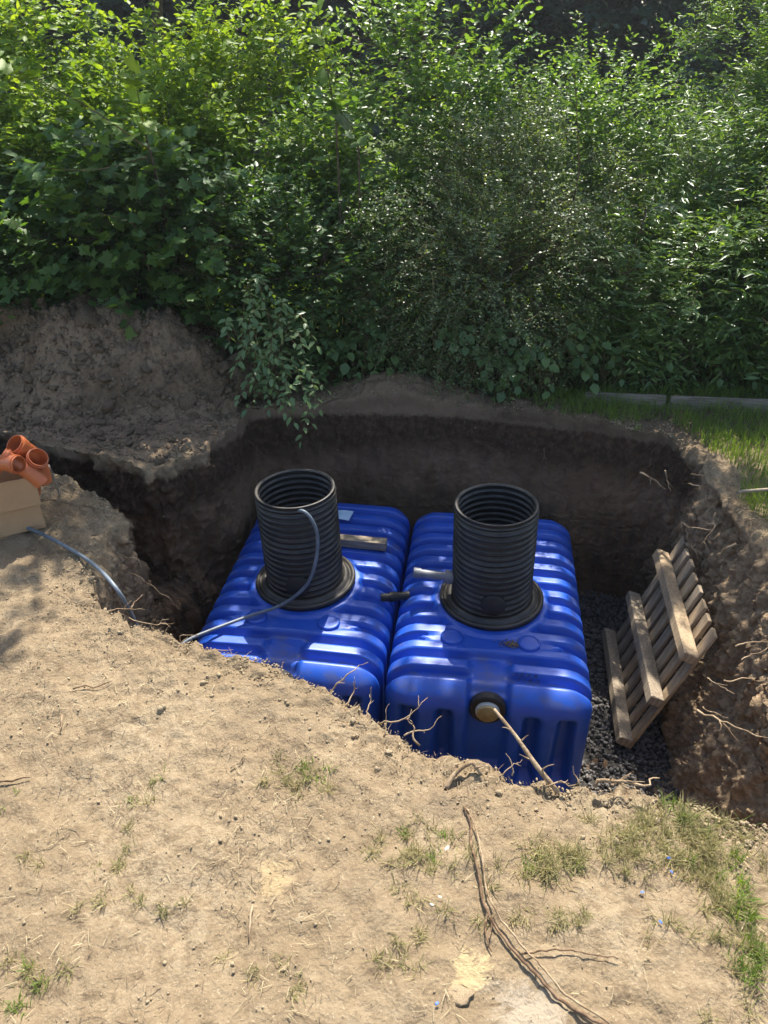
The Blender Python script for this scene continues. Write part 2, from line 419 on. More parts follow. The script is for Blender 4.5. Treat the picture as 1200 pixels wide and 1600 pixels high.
def Htop(x, y):
    """height of the open ground, a plain height field"""
    q = p3(x, y)
    h = .035 * fbm(q, .8, 2, .5, 21) + .014 * fbm(q, 3.2, 3, .55, 33) + .0085 * fbm(q, 12, 3, .62, 45) - .010 * np.abs(fbm(q, 6, 4, .65, 55))
    tr = 1 - np.abs(vnoise(q, 5.5, 71)); h = h - .012 * sstep(.86, 1, tr) * sstep(-.2, .3, vnoise(q, 1.3, 77))
    h = h + .17 * np.exp(-((x - .1) / .52) ** 2 - ((y - 5.52) / .24) ** 2)          # low spoil ridge behind the pit
    h = h + .05 * np.exp(-((x - 1.2) / .5) ** 2 - ((y - 5.3) / .2) ** 2)
    return h

rows = []                                        # each row (NC,3), from far outside to the pit centre
dirs = RIM - PC; dl = np.linalg.norm(dirs, axis=1); dirs = dirs / dl[:, None]
offs = list(np.arange(0.0, 1.5, .0125)); w_ = .0125
while offs[-1] < 42: w_ *= 1.16; offs.append(offs[-1] + w_)
rimz = ST[:, 2] + Htop(RIM[:, 0], RIM[:, 1])
for o in offs[::-1]:
    p = RIM + dirs * o; h = Htop(p[:, 0], p[:, 1])
    if o > 8: h = h * 0
    lump = (.034 * np.abs(fbm(p3(p[:, 0], p[:, 1]), 15, 3, .65, 91)) - .008) * math.exp(-o / .17)
    z = h + ST[:, 2] * math.exp(-o / .4) - .025 * math.exp(-o / .03) + lump
    rows.append(np.c_[p, z])
topz = rows[-1][:, 2].copy()
NW1, NB, NW2, NF = 62, 26, 60, 26
def add_wall(A, B, za, zb, n, bulge):
    for k in range(1, n + 1):
        t = k / n; e = t + bulge * math.sin(math.pi * t)
        rows.append(np.c_[A * (1 - e) + B * e, za * (1 - t) + zb * t])
iw0 = len(rows)
midz = np.full(NC, BENCH); add_wall(RIM, MID, topz, midz, NW1, .06)
for k in range(1, NB + 1):
    t = k / NB; rows.append(np.c_[MID * (1 - t) + MOU * t, midz - .05 * t])
add_wall(MOU, BAS, midz - .05, np.full(NC, FLOOR), NW2, .12)
iw1 = len(rows)
for k in range(1, NF + 1):
    t = k / NF; rows.append(np.c_[BAS * (1 - t) + PC * t, np.full(NC, FLOOR)])
G = np.stack(rows); NR = len(G)
dc = np.roll(G, -1, 1) - np.roll(G, 1, 1); dr = np.gradient(G, axis=0)
N = np.cross(dr.reshape(-1, 3), dc.reshape(-1, 3)); N /= np.linalg.norm(N, axis=1)[:, None] + 1e-12
q = G.reshape(-1, 3)
sgn = np.sign((N.reshape(NR, NC, 3)[iw0 + 20] * np.c_[outn, z0]).sum(1).mean()); N *= -sgn   # normals point into the pit / up
wt = np.zeros(NR); wt[iw0:iw1] = 1; wt[iw0:iw0 + 6] = np.linspace(.1, 1, 6); wt[iw1:] = .3
wq = q * np.array([1, 1, .45])
vq = q * np.array([1, 1, .16])
D = .032 * fbm(q, 2.3, 3, .5, 101) + .030 * fbm(wq, 9, 4, .65, 111) + .022 * np.abs(fbm(q, 24, 3, .65, 121)) - .03 * np.abs(fbm(vq, 7, 3, .6, 141))
rough_side = sstep(1.6, 1.9, q[:, 0]) + sstep(-1.2, -1.4, q[:, 0])
D = D * (1 + .1 * rough_side) + rough_side * (.016 * fbm(q, 5, 3, .55, 131) + .013 * fbm(q, 21, 3, .65, 133) - .014 * np.abs(fbm(wq, 12, 3, .6, 137)))
# clod shelf that catches the sun on the right-hand wall
D += .17 * np.exp(-((q[:, 1] - 2.62) / .34) ** 2 - ((q[:, 2] + .55) / .34) ** 2) * sstep(1.4, 1.8, q[:, 0])
calm = sstep(4.55, 4.9, q[:, 1]) * sstep(-1.35, -1.1, q[:, 0])
D = D * (1 - .55 * calm)
q = q + N * (D * np.repeat(wt, NC))[:, None]
WALLP = q.reshape(NR, NC, 3).copy(); WALLN = N.reshape(NR, NC, 3)
ii = np.arange(NR - 1)[:, None] * NC; jj = np.arange(NC)[None, :]; j2 = (jj + 1) % NC
F = np.stack([ii + jj, ii + NC + jj, ii + NC + j2, ii + j2], -1).reshape(-1, 4)
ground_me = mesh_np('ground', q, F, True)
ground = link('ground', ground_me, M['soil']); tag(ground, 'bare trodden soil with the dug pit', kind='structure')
# the normals must face up
if ground_me.polygons[NC * 100].normal.z < 0:
    ground_me.flip_normals()

def in_poly(x, y, poly):
    c = np.zeros(len(x), bool); a = poly; b = np.roll(poly, -1, 0)
    for (x1, y1), (x2, y2) in zip(a, b):
        t = ((y1 > y) != (y2 > y)); xi = (x2 - x1) * (y - y1) / (y2 - y1 + 1e-12) + x1
        c ^= t & (x < xi)
    return c
RP = RIM[::4]
def rimdist(x, y):
    d = np.full(len(x), 9.)
    for p in RP: d = np.minimum(d, np.hypot(x - p[0], y - p[1]))
    return d
def outside(x, y, margin=0.):
    k = ~in_poly(x, y, RP)
    if margin: k &= rimdist(x, y) > margin
    return k

def scatter_mesh(T, TF, pos, Rm, sc):
    """T template verts (k,3), faces (m,3/4); pos (n,3), Rm (n,3,3), sc (n,) or (n,3)."""
    sc = sc[:, None] if sc.ndim == 1 else sc
    V = np.einsum('nij,nkj->nki', Rm, T[None] * sc[:, None, :]) + pos[:, None, :]
    Fs = TF[None] + (np.arange(len(pos)) * len(T))[:, None, None]
    return V.reshape(-1, 3), Fs.reshape(-1, TF.shape[1])

def rot_basis(yax, zax):
    yax = yax / (np.linalg.norm(yax, axis=1)[:, None] + 1e-9)
    x = np.cross(yax, zax); x /= np.linalg.norm(x, axis=1)[:, None] + 1e-9
    z = np.cross(x, yax); return np.stack([x, yax, z], 2)
def rand_rot(n):
    return rot_basis(rng.normal(size=(n, 3)), rng.normal(size=(n, 3)))

def blob(seed, sub=1, rough=.25, flat=1.0):
    import bmesh
    bm = bmesh.new(); bmesh.ops.create_icosphere(bm, subdivisions=sub, radius=1)
    V = np.array([v.co[:] for v in bm.verts]); Fz = np.array([[v.index for v in f.verts] for f in bm.faces]); bm.free()
    rg = np.random.default_rng(seed); V = V * (1 + rough * fbm(V + seed * 3.1, 1.3, 2, .6, seed) + rough * .55 * rg.uniform(-1, 1, len(V)))[:, None] * np.array([1, rg.uniform(.7, .95), flat]); return V, Fz

# gravel on the pit floor
V0, F0 = blob(2, 1, .4, .7)
gx = rng.uniform(.9, 2.0, 9000); gy = rng.uniform(2.1, 5.1, 9000)
k = in_poly(gx, gy, BAS[::4]); gx, gy = gx[k], gy[k]
gV, gF = scatter_mesh(V0, F0, np.c_[gx, gy, np.full(len(gx), FLOOR) + rng.uniform(-.004, .028, len(gx))], rand_rot(len(gx)), rng.uniform(.007, .02, len(gx)))
gb = BAS[::10]; gb = np.c_[gb, np.full(len(gb), FLOOR + .006)]
bed = mesh_py('gravel_bed', gb, [tuple(range(len(gb)))]); 
gbed = link('gravel_floor', bed, M['gravel_bed']); tag(gbed, 'dark gravel bed on the floor of the pit', kind='structure')
tag(link('gravel', mesh_np('gravel', gV, gF), M['gravel']), 'loose dark gravel stones on the pit floor', 'gravel', kind='stuff')

# ================================================================ blue tanks
TL, TW, TH = 1.96, 1.165, .84
M['tank'] = tank_mat()
YR = -.14                                       # riser position along the tank
def tank_body():
    a, b, rc = TW / 2, TH / 2, .17
    # rounded rectangle by arc length, starting at the middle of the underside
    path = []
    def arc(cx, cz, a0): 
        for t in np.linspace(0, 1, 24): an = a0 + t * math.pi / 2; path.append((cx + rc * math.cos(an), cz + rc * math.sin(an)))
    path.append((0, -b)); arc(a - rc, -b + rc, -math.pi / 2); arc(a - rc, b - rc, 0); arc(-a + rc, b - rc, math.pi / 2); arc(-a + rc, -b + rc, math.pi); path.append((0, -b))
    path = np.array(path); L = np.r_[0, np.cumsum(np.hypot(*np.diff(path, axis=0).T))]
    n = 340; s = np.linspace(0, L[-1], n, endpoint=False)
    C = np.stack([np.interp(s, L, path[:, 0]), np.interp(s, L, path[:, 1])], 1)
    T = np.roll(C, -1, 0) - np.roll(C, 1, 0); T /= np.linalg.norm(T, axis=1)[:, None]; Nn = np.stack([T[:, 1], -T[:, 0]], 1)
    re = .17; hl = TL / 2; R3 = []
    def ring(y, d, sc=1.0): R3.append(np.c_[(C[:, 0] - Nn[:, 0] * d) * sc, np.full(n, y), (C[:, 1] - Nn[:, 1] * d) * sc])
    def end(sign):
        rs = []
        for t in np.linspace(.03, .985, 34): rs.append((sign * hl, re * .98, t))
        for ph in np.linspace(0, math.pi / 2, 18): rs.append((sign * (hl - re * (1 - math.cos(ph))), re * (1 - math.sin(ph)), 1.0))
        return rs
    for y, d, sc in end(-1): ring(y, d, sc)
    body = np.linspace(-hl + re, hl - re, 176)[1:-1]
    for y in body:
        ring(y, 0)
    for y, d, sc in end(1)[::-1]: ring(y, d, sc)
    P = np.stack(R3); nr = len(P); X, Y, Z = P[..., 0], P[..., 1], P[..., 2]
    # cross ribs
    pitch = .1425; ph = (Y + hl - .17) / pitch
    w = .5 + .5 * np.cos(2 * math.pi * ph)
    groove = sstep(.42, .82, w) * sstep(-hl + .06, -hl + .13, Y) * sstep(hl - .06, hl - .13, Y)
    top = sstep(b - .10, b - .02, Z)
    keep = np.ones_like(X)
    rr = np.hypot(X, Y - YR); boss = sstep(.38, .345, rr) * top
    lens = sstep(.0, .02, .085 * (1 - (X / .47) ** 2) - np.abs(Y + .53)) * top
    chan = sstep(.135, .085, np.abs(X)) * sstep(-.60, -.66, Y)          # lengthwise valley to the port
    keep = keep * (1 - boss) * (1 - lens) * (1 - chan * top)
    dep = .062 * groove * keep
    NN = np.broadcast_to(Nn[None], (nr, n, 2))
    X2 = X - NN[..., 0] * dep; Z2 = Z - NN[..., 1] * dep
    Z2 = Z2 + boss * .012 - lens * .004 - chan * top * .045
    # front face: port channel and upright flutes
    fr = sstep(-hl + .17, -hl + .02, Y); Y2 = Y.copy()
    Y2 += fr * chan * .055 * sstep(-b + .05, -b + .1, Z)
    for fx in (-.435, -.235, .245, .43):
        wv = .042 + .012 * sstep(.25, -.2, Z)
        ff = np.exp(-np.clip(np.abs(X - fx) / wv, 0, 4) ** 4) * sstep(b - .13, b - .20, Z) * sstep(-b + .10, -b + .22, Z)
        Y2 += fr * ff * .10
    Y2 -= fr * .02 * sstep(-.12, -.2, Z)                                 # foot of the end wall stands slightly proud
    # gentle sag so the ridges are not dead straight
    Z2 = Z2 - .012 * (X / a) ** 2 * top
    V = np.stack([X2, Y2, Z2 + b], -1).reshape(-1, 3)
    i = np.arange(nr - 1)[:, None] * n; j = np.arange(n)[None]; jn = (j + 1) % n
    Fq = np.stack([i + j, i + jn, i + n + jn, i + n + j], -1).reshape(-1, 4)
    me = mesh_np('tank_body', V, Fq, True)
    import bmesh
    bm = bmesh.new(); bm.from_mesh(me); bm.verts.ensure_lookup_table()
    bm.faces.new([bm.verts[k] for k in range(n)]); bm.faces.new([bm.verts[(nr - 1) * n + k] for k in range(n)])
    bmesh.ops.recalc_face_normals(bm, faces=bm.faces[:]); bm.to_mesh(me); bm.free()
    for p in me.polygons: p.use_smooth = True
    return me
TB = tank_body()

def riser_mesh(h=.69, r=.238):
    prof = []; nz = 230
    def off(z, inner=False):
        big = math.sin(2 * math.pi * z / .041)
        a = .0075 * (1 if big > 0 else .7) * math.tanh(big * 2.2)
        if not inner: a += .0018 * math.sin(2 * math.pi * z / .013)
        return a
    for k in range(nz + 1):
        z = h * k / nz; e = 1 if z < h - .02 else 0
        prof.append((r + off(z) * e, z))
    prof += [(r + .004, h), (r + .003, h + .006), (r - .010, h + .006), (r - .013, h)]
    for k in range(nz, -1, -1):
        z = h * k / nz; e = 1 if z < h - .02 else 0
        prof.append((r - .016 + off(z, True) * e, z))
    mb = MB(); mb.lathe(prof, 96, closed=True); return mb.mesh('riser', True)
RM_ = riser_mesh()
def flange_mesh():
    mb = MB(); mb.lathe([(.244, .0), (.315, 0), (.322, .01), (.322, .03), (.314, .038), (.300, .039), (.296, .028), (.283, .028), (.278, .046), (.262, .05), (.244, .05)], 96, closed=True)
    return mb.mesh('flange', True)
FM_ = flange_mesh()

TROT = -R(7.4)
def make_tank(loc, label, tilt, plate_az, stub):
    t = empty('rainwater_tank', loc, (0, 0, TROT)); tag(t, label, 'tank', 'blue tanks in the pit')
    body = link('tank_body', TB, M['tank'], t)
    zt = TH + .006
    ris = link('riser_shaft', RM_, M['black'], t, (0, YR, zt), tilt)
    fl = link('flange', FM_, M['black'], ris, (0, 0, .0))
    # blind round plate on the corrugations
    mb = MB(); mb.lathe([(.0005, .0), (.066, 0), (.072, .006), (.072, .03), (.066, .036), (.0005, .038)], 40, Matrix.Rotation(R(90), 3, 'X'))
    d = Vector((math.sin(plate_az), -math.cos(plate_az), 0))
    mb.build('round_plate', M['black_dull'], ris, True, loc=d * .235 + Vector((0, 0, .15)), rot=(0, 0, plate_az))
    if stub:
        mb = MB(); mb.tube([(-.22, -.02, .16), (-.47, -.03, .19)], .027, 18); mb.tube([(-.44, -.029, .1865), (-.485, -.031, .192)], .033, 18); mb.tube([(-.24, -.02, .162), (-.29, -.022, .168)], .043, 18)
        o = mb.build('pipe_stub', M['grey_pipe'], ris); smooth_by_angle(o)
    # port on the front end
    yf = -TL / 2 + .06
    Mx = Matrix.Rotation(R(90), 3, 'X')
    mb = MB(); mb.lathe([(.062, .0), (.097, .0), (.099, .01), (.099, .045), (.093, .05), (.068, .05), (.066, .02)], 48, Mx)
    port = mb.build('port_ring', M['black_dull'], t, loc=(0, yf + .015, TH - .135)); smooth_by_angle(port)
    mb = MB(); mb.lathe([(.0005, .082), (.054, .082), (.058, .078), (.058, .066)], 48, Mx); c = mb.build('port_cap', M['cap'], port); smooth_by_angle(c, 50)
    mb = MB(); mb.lathe([(.058, .02), (.066, .02), (.066, .060), (.064, .068), (.0585, .070)], 48, Mx); c2 = mb.build('cap_collar', M['cap_rim'], port); smooth_by_angle(c2, 50)
    for bx in (-.225, .225):
        mb = MB(); mb.lathe([(.066, -.02), (.066, .012), (.061, .018), (.052, .019), (.049, .015), (.0005, .015)], 40)
        o = mb.build('round_boss', M['tank'], t, loc=(bx, -.53, TH - .004)); smooth_by_angle(o, 45)
    return t
# right tank: front middle near (.55, 2.88), left tank beside it
ax = Vector((math.sin(-TROT), math.cos(-TROT), 0)); sx_ = Vector((math.cos(-TROT), -math.sin(-TROT), 0))
CR = Vector((.672, 3.80, FLOOR + .01)) - ax * YR
CLt = CR - sx_ * 1.19 + ax * .03
tank_r = make_tank(CR, 'blue ribbed plastic tank on the right, with a grey pipe stub on its black riser', (0, -R(1.6), 0), R(2), True)
tank_l = make_tank(CLt, 'blue ribbed plastic tank on the left, with a hose hung in its black riser', (0, -R(2.6), 0), R(4), False)
# hand-written scrawl on the front ridge of the right tank
mb = MB()
def stroke(pts, x, y, s):
    P_ = []
    for u, v in pts: P_.append((x + u * s, y + v * s, TH + .0005 - .012 * ((x + u * s) / (TW / 2)) ** 2))
    mb.tube(P_, .0022, 4)
for k, (g_, x, y) in enumerate([([(0, 0), (.1, 1), (.45, .1), (.8, 1), (1, 0)], .13, 0), ([(.1, .9), (.9, .95), (.2, .1), (.95, .05)], .165, 0), ([(0, .1), (.4, 1), (.5, .5), (.9, .9), (1, 0)], .20, 0), ([(.9, .9), (.2, .8), (.8, .4), (.1, .05)], .24, 0),
                                ([(.1, .9), (.8, .9), (.3, .1)], .15, -.036), ([(.1, .5), (.8, .5)], .18, -.036), ([(.9, .9), (.1, .5), (.8, .3), (.1, 0)], .21, -.036), ([(.1, .8), (.5, 0), (.9, .8), (.4, .9)], .25, -.036)]):
    stroke(g_, x, -TL / 2 + .172 + .0 + y, .027)
hw = mb.build('handwriting', M['ink'], tank_r)
# soil crumbs spilled by the round boss
V1, F1 = blob(9, 1, .3, .6)
n = 150; cx = rng.normal(.13, .04, n); cyy = rng.normal(-.545, .018, n)
cV, cF = scatter_mesh(V1, F1, np.c_[cx, cyy, np.full(n, TH + .004)], rand_rot(n), rng.uniform(.002, .007, n))
sp = link('spilled_soil', mesh_np('spilled_soil', cV, cF), M['straw_dark'], None, CR, (0, 0, TROT)); tag(sp, 'dark crumbs of soil spilled beside the round boss on the right tank', 'soil', kind='stuff')
# short black pipe bridging the gap between the tanks
pA = px(600, 934, z=FLOOR + TH - .03); pB = px(632, 930, z=FLOOR + TH - .03)
mb = MB(); mb.tube([pA + Vector((-.02, 0, 0)), pB + Vector((.03, 0, 0))], .026, 18); mb.tube([pA.lerp(pB, .3), pA.lerp(pB, .62)], .032, 18)
o = mb.build('connecting_pipe', M['black_dull'], None); smooth_by_angle(o); tag(o, 'short black pipe bridging the gap between the two tanks', 'pipe')
# timber offcut and paper on the left tank
zt_ = FLOOR + .01 + TH
a_ = px(470, 838, z=zt_ + .035); b_ = px(604, 851, z=zt_ + .035); v_ = b_ - a_
mb = MB(); mb.box((0, 0, 0), (v_.length, .075, .062), .004, jit=.0015)
o = mb.build('timber_offcut', M['wood_grey'], None, loc=(a_ + b_) / 2 + Vector((0, 0, .0)), rot=(0, 0, math.atan2(v_.y, v_.x))); tag(o, 'weathered square timber offcut lying on the left tank behind its riser', 'timber')
c_ = px(533, 806, z=zt_ + .012)
mb = MB(); mb.add([(-.075, -.06, .004), (.0, -.06, .012), (.075, -.055, .006), (-.07, .06, .002), (0, .065, .012), (.08, .06, .016)] + [(-.075, -.06, .002), (.0, -.06, .010), (.075, -.055, .004), (-.07, .06, .0), (0, .065, .010), (.08, .06, .014)],
                 [(0, 1, 4, 3), (1, 2, 5, 4), (9, 10, 7, 6), (10, 11, 8, 7)])
o = mb.build('paper_scrap', M['paper'], None, loc=c_, rot=(0, 0, -.25)); tag(o, 'pale blue paper scrap at the back end of the left tank', 'paper')

# ================================================================ hose
zt2 = FLOOR + .01 + TH
lr = tank_l.matrix_basis @ Vector((0, YR, TH + .7))
hp = [px(-60, 812, z=.02), px(10, 815, z=.018), px(60, 832, z=.02), px(110, 858, z=.025), px(150, 885, z=.03), px(182, 920, z=.02), px(205, 960, z=-.16), px(228, 1003, z=-.42),
      px(262, 1022, z=-.58), px(300, 997, z=-.57), px(380, 966, z=zt2 + .035), px(440, 945, z=zt2 + .075), px(478, 915, Y=3.67), px(493, 878, Y=3.69), px(496, 838, Y=3.705), px(487, 812, Y=3.715), px(474, 799, Y=3.735), px(462, 800, Y=3.775), px(458, 814, Y=3.80), px(457, 840, Y=3.81)]
mb = MB(); mb.tube(catmull(hp, 10), .0105, 12)
o = mb.build('hose', M['hose'], None, True); tag(o, 'grey-blue flexible hose running from the box over the left tank into its riser', 'hose')

# ================================================================ pallet leaning on the right wall
pal = empty('wooden_pallet'); tag(pal, 'old wooden pallet leaning on its edge against the right pit wall', 'pallet')
A0 = Vector((1.555, 3.31, -1.41)); yv = Vector((.145, 1.0, .0)).normalized()
xv = Vector((.30, -.044, .93)); xv = (xv - yv * xv.dot(yv)).normalized(); zv = xv.cross(yv)
if zv.x > 0: zv = -zv                                             # face that looks at the tanks
Mp = Matrix((xv, yv, zv)).transposed()
LPx, LPy = 1.02, 1.03
for k in range(8):
    wd = .080 + random.uniform(-.006, .006); yk = .05 + k * (LPy - .1) / 7
    mb = MB(); mb.box((0, 0, 0), (LPx, wd, .022), .003, jit=.002)
    me = mb.mesh('slat'); o = link('slat', me, M['wood'] if k in (0, 1, 2, 4) else M['wood_grey'], pal)
    o.matrix_local = Matrix.Translation(A0 + xv * (LPx / 2 - .03 + random.uniform(-.008, .008)) + yv * yk + zv * .0) @ Mp.to_4x4() @ Matrix.Rotation(random.uniform(-.008, .008), 4, 'Z')
for xk in (.03, .41, .80):
    mb = MB(); mb.box((0, 0, 0), (.066, LPy + .02, .085), .005, jit=.003)
    me = mb.mesh('stringer'); o = link('stringer', me, M['wood_grey'] if xk < .7 else M['wood'], pal)
    o.matrix_local = Matrix.Translation(A0 + xv * xk + yv * (LPy / 2) + zv * .06) @ Mp.to_4x4() @ Matrix.Rotation(random.uniform(-.01, .01), 4, 'Z')

# ================================================================ box of orange pipe fittings
bx0 = px(40, 818, z=0.0)
bxr = px(71, 820, z=.01); bw, bd, bh = .60, .36, .325; brot = R(27)
bz = float(Htop(np.array([bxr.x - .2]), np.array([bxr.y + .1]))[0])
box = empty('cardboard_box', (bxr.x - bw / 2 * math.cos(brot) - bd / 2 * math.sin(brot), bxr.y - bw / 2 * math.sin(brot) + bd / 2 * math.cos(brot), bz + .006), (0, 0, brot)); tag(box, 'open brown cardboard box filled with orange pipe fittings', 'box')
th = .006
def panel(name, c, d, rot=(0, 0, 0), mat='cardboard', parent=None):
    mb = MB(); mb.box((0, 0, 0), d, .0015, jit=.001); return mb.build(name, M[mat], parent or box, loc=c, rot=rot)
fp = panel('front_panel', (0, -bd / 2, bh / 2), (bw, th, bh), (R(-2), 0, 0))
panel('back_panel', (0, bd / 2, bh / 2), (bw, th, bh)); panel('side_panel', (-bw / 2 + th, 0, bh / 2), (th, bd - th * 2.2, bh)); panel('side_panel', (bw / 2 - th, 0, bh / 2), (th, bd - th * 2.2, bh))
panel('bottom_panel', (0, 0, .006), (bw - .03, bd - .03, th))
panel('front_flap', (.004, -bd / 2 - .006, bh - .085), (bw + .008, th * .8, .175), (R(-4), 0, 0))
panel('side_flap', (bw / 2 + .004, 0, bh - .07), (th * .8, bd, .14), (0, R(-4), 0))
panel('tape_strip', (.02, -bd / 2 - .0015, .068), (.05, .002, .13), (R(-2), 0, 0), 'tape')

def fitting(M4, bend, ln=.11, r=.054, ln2=.08):
    """a 110 mm socketed bend: open socket, body, mitred bend, spigot"""
    mb = MB(); t = .0042
    c0 = Vector((0, 0, 0)); path = [Vector((0, 0, 0)), Vector((0, 0, -ln * .55))]; rr = [r, r]
    path += [Vector((0, 0, -ln * .62)), Vector((0, 0, -ln))]; rr += [r * .89, r * .89]
    cur = path[-1].copy(); d = Vector((0, 0, -1)); 
    for k in range(6):
        d = Matrix.Rotation(bend / 6, 3, 'X') @ d; cur = cur + d * .022; path.append(cur.copy()); rr.append(r * .89)
    cur = cur + d * ln2; path.append(cur.copy()); rr.append(r * .89)
    n = 36
    # outer, lip, inner
    outer = MB(); outer.tube(path, rr, n, cap=False); inner = MB(); inner.tube(path, [x - t for x in rr], n, cap=False)
    bo = len(mb.v); mb.add(outer.v, outer.f); bi = len(mb.v); mb.add(inner.v, [f[::-1] for f in inner.f])
    Np = len(path)
    for e in (0, Np - 1):
        for k in range(n):
            q_ = (bo + e * n + k, bo + e * n + (k + 1) % n, bi + e * n + (k + 1) % n, bi + e * n + k)
            mb.f.append(q_[::-1] if e == 0 else q_)
    # bead ring behind the socket mouth
    bead = MB(); bead.lathe([(r - .001, -.012), (r + .005, -.014), (r + .005, -.028), (r - .001, -.03)], n); mb.add(bead.v, bead.f)
    o = mb.build('pipe_bend', M['pvc'], None); o.matrix_world = M4; smooth_by_angle(o, 40); return o
def aim(loc, zdir, spin):
    q_ = Vector(zdir).to_track_quat('Z', 'Y').to_matrix().to_4x4(); return Matrix.Translation(loc) @ q_ @ Matrix.Rotation(spin, 4, 'Z')
bt = box.location.z + bh
f1 = fitting(aim(px(22, 693, Y=bxr.y + .06), (-.35, -.50, .75), math.pi), R(40)); tag(f1, 'orange pipe bend with its open mouth uppermost at the back of the box', 'pipe fitting', 'orange fittings in the box')
f2 = fitting(aim(px(60, 714, Y=bxr.y + .05), (.62, -.35, .70), math.pi), R(35)); tag(f2, 'orange pipe bend at the right end of the box, mouth tipped to the pit', 'pipe fitting', 'orange fittings in the box')
f3 = fitting(aim(px(2, 712, Y=bxr.y + .0), (-.75, -.05, .60), math.pi), R(15), .10, .048, .02); tag(f3, 'orange pipe bend lying low at the front of the box, cut by the left edge', 'pipe fitting', 'orange fittings in the box')
f4 = fitting(aim(px(30, 726, Y=bxr.y - .06), (.93, -.35, .10), math.pi), R(45), .10, .048, .04); tag(f4, 'orange pipe bend on its side in the middle of the box front', 'pipe fitting', 'orange fittings in the box')
a_ = px(76, 728, Y=bxr.y + .2); b_ = px(93, 771, z=.01)
mb = MB(); mb.box((0, 0, 0), (.012, .022, (a_ - b_).length), .002); o = mb.build('metal_strip', M['metal'], None, loc=(a_ + b_) / 2); o.rotation_euler = (a_ - b_).to_track_quat('Z', 'Y').to_euler()
tag(o, 'thin pale metal strip leaning against the right end of the box', 'strip')

# ================================================================ boards by the lawn
for xa, ya, xb, yb, lab in ((912, 636, 1038, 641, 'short grey weathered board lying at the foot of the hedge'), (1046, 642, 1290, 652, 'long grey weathered board running out of the picture on the right')):
    a_ = px(xa, ya, z=.0); b_ = px(xb, yb, z=.0); v_ = b_ - a_
    mb = MB(); mb.box((0, 0, 0), (v_.length, .035, .15), .004, jit=.002)
    o = mb.build('edging_board', M['board'], None, loc=(a_ + b_) / 2 + Vector((0, .02, .035)), rot=(R(-14), 0, math.atan2(v_.y, v_.x))); tag(o, lab, 'board', 'boards at the lawn edge')

# ================================================================ spoil heap
heap = empty('spoil_heap', (-2.2, 5.5, 0)); tag(heap, 'heap of crumbly grey-brown excavated soil below the hedge on the left', 'soil heap')
hx, hy = np.meshgrid(np.linspace(-5.2, -.75, 250), np.linspace(4.55, 7.0, 140), indexing='ij')
hxf, hyf = hx.ravel(), hy.ravel()
def heapz(x, y):
    q_ = p3(x, y); c = -2.35
    dx = np.where(x > c, (x - c) / 1.25, (x - c) / 3.2); front = 4.86 + .10 * vnoise(q_, 1.1, 5) + .06 * np.clip(x + 1.6, 0, 2)
    fy = sstep(0, .75, y - front) * sstep(2.2, 1.2, y - front)
    h = .62 * np.exp(-np.abs(dx) ** 2.4) * fy * (1 + .25 * fbm(q_, 1.3, 2, .5, 8))
    h = h + .06 * fbm(q_, 4, 3, .6, 9) * sstep(.01, .15, h) + .05 * np.abs(fbm(q_, 12, 3, .7, 12)) * sstep(.01, .1, h)
    return h + .035 * sstep(.0, .05, h) - .03
hz = heapz(hxf, hyf)
HV = np.c_[hxf + 2.2, hyf - 5.5, hz]; na, nb = hx.shape
ii = (np.arange(na - 1)[:, None] * nb + np.arange(nb - 1)[None]).ravel()
kp = (hz > -.022) & outside(hxf, hyf, .04); HF = np.stack([ii, ii + nb, ii + nb + 1, ii + 1], 1); HF = HF[kp[HF].all(1)]
link('heap_body', mesh_np('heap_body', HV, HF, True), M['heap'], heap)
CL_ = [mesh_np('soil_clod', *blob(20 + k, 2, .38, .75)) for k in range(5)]
cand = np.c_[rng.uniform(-3.4, -1.0, 6000), rng.uniform(4.45, 6.0, 6000)]
ch = heapz(cand[:, 0], cand[:, 1]); ch = np.maximum(ch, Htop(cand[:, 0], cand[:, 1])); ok = outside(cand[:, 0], cand[:, 1], .03) & ((cand[:, 1] > 4.9) | (rng.uniform(0, 1, 6000) < .8)); cand, ch = cand[ok], ch[ok]
for k in range(260):
    s = random.uniform(.016, .042) if k > 14 else random.uniform(.05, .085)
    link('soil_clod', CL_[k % 5], M['clod'], heap, (cand[k, 0] + 2.2, cand[k, 1] - 5.5, ch[k] + s * .35), (random.uniform(-.6, .6), random.uniform(-.6, .6), random.uniform(0, 6)), (s * random.uniform(.8, 1.3), s, s * random.uniform(.6, .95)))
m_ = slice(260, 5200); nn = len(cand[m_])
Vc, Fc = blob(31, 1, .4, .75)
aV, aF = scatter_mesh(Vc, Fc, np.c_[cand[m_][:, 0] + 2.2, cand[m_][:, 1] - 5.5, ch[m_] + .003], rand_rot(nn), rng.uniform(.005, .022, nn) * rng.uniform(.5, 1, nn))
o = link('loose_crumbs', mesh_np('loose_crumbs', aV, aF), M['clod'], heap); o['kind'] = 'stuff'

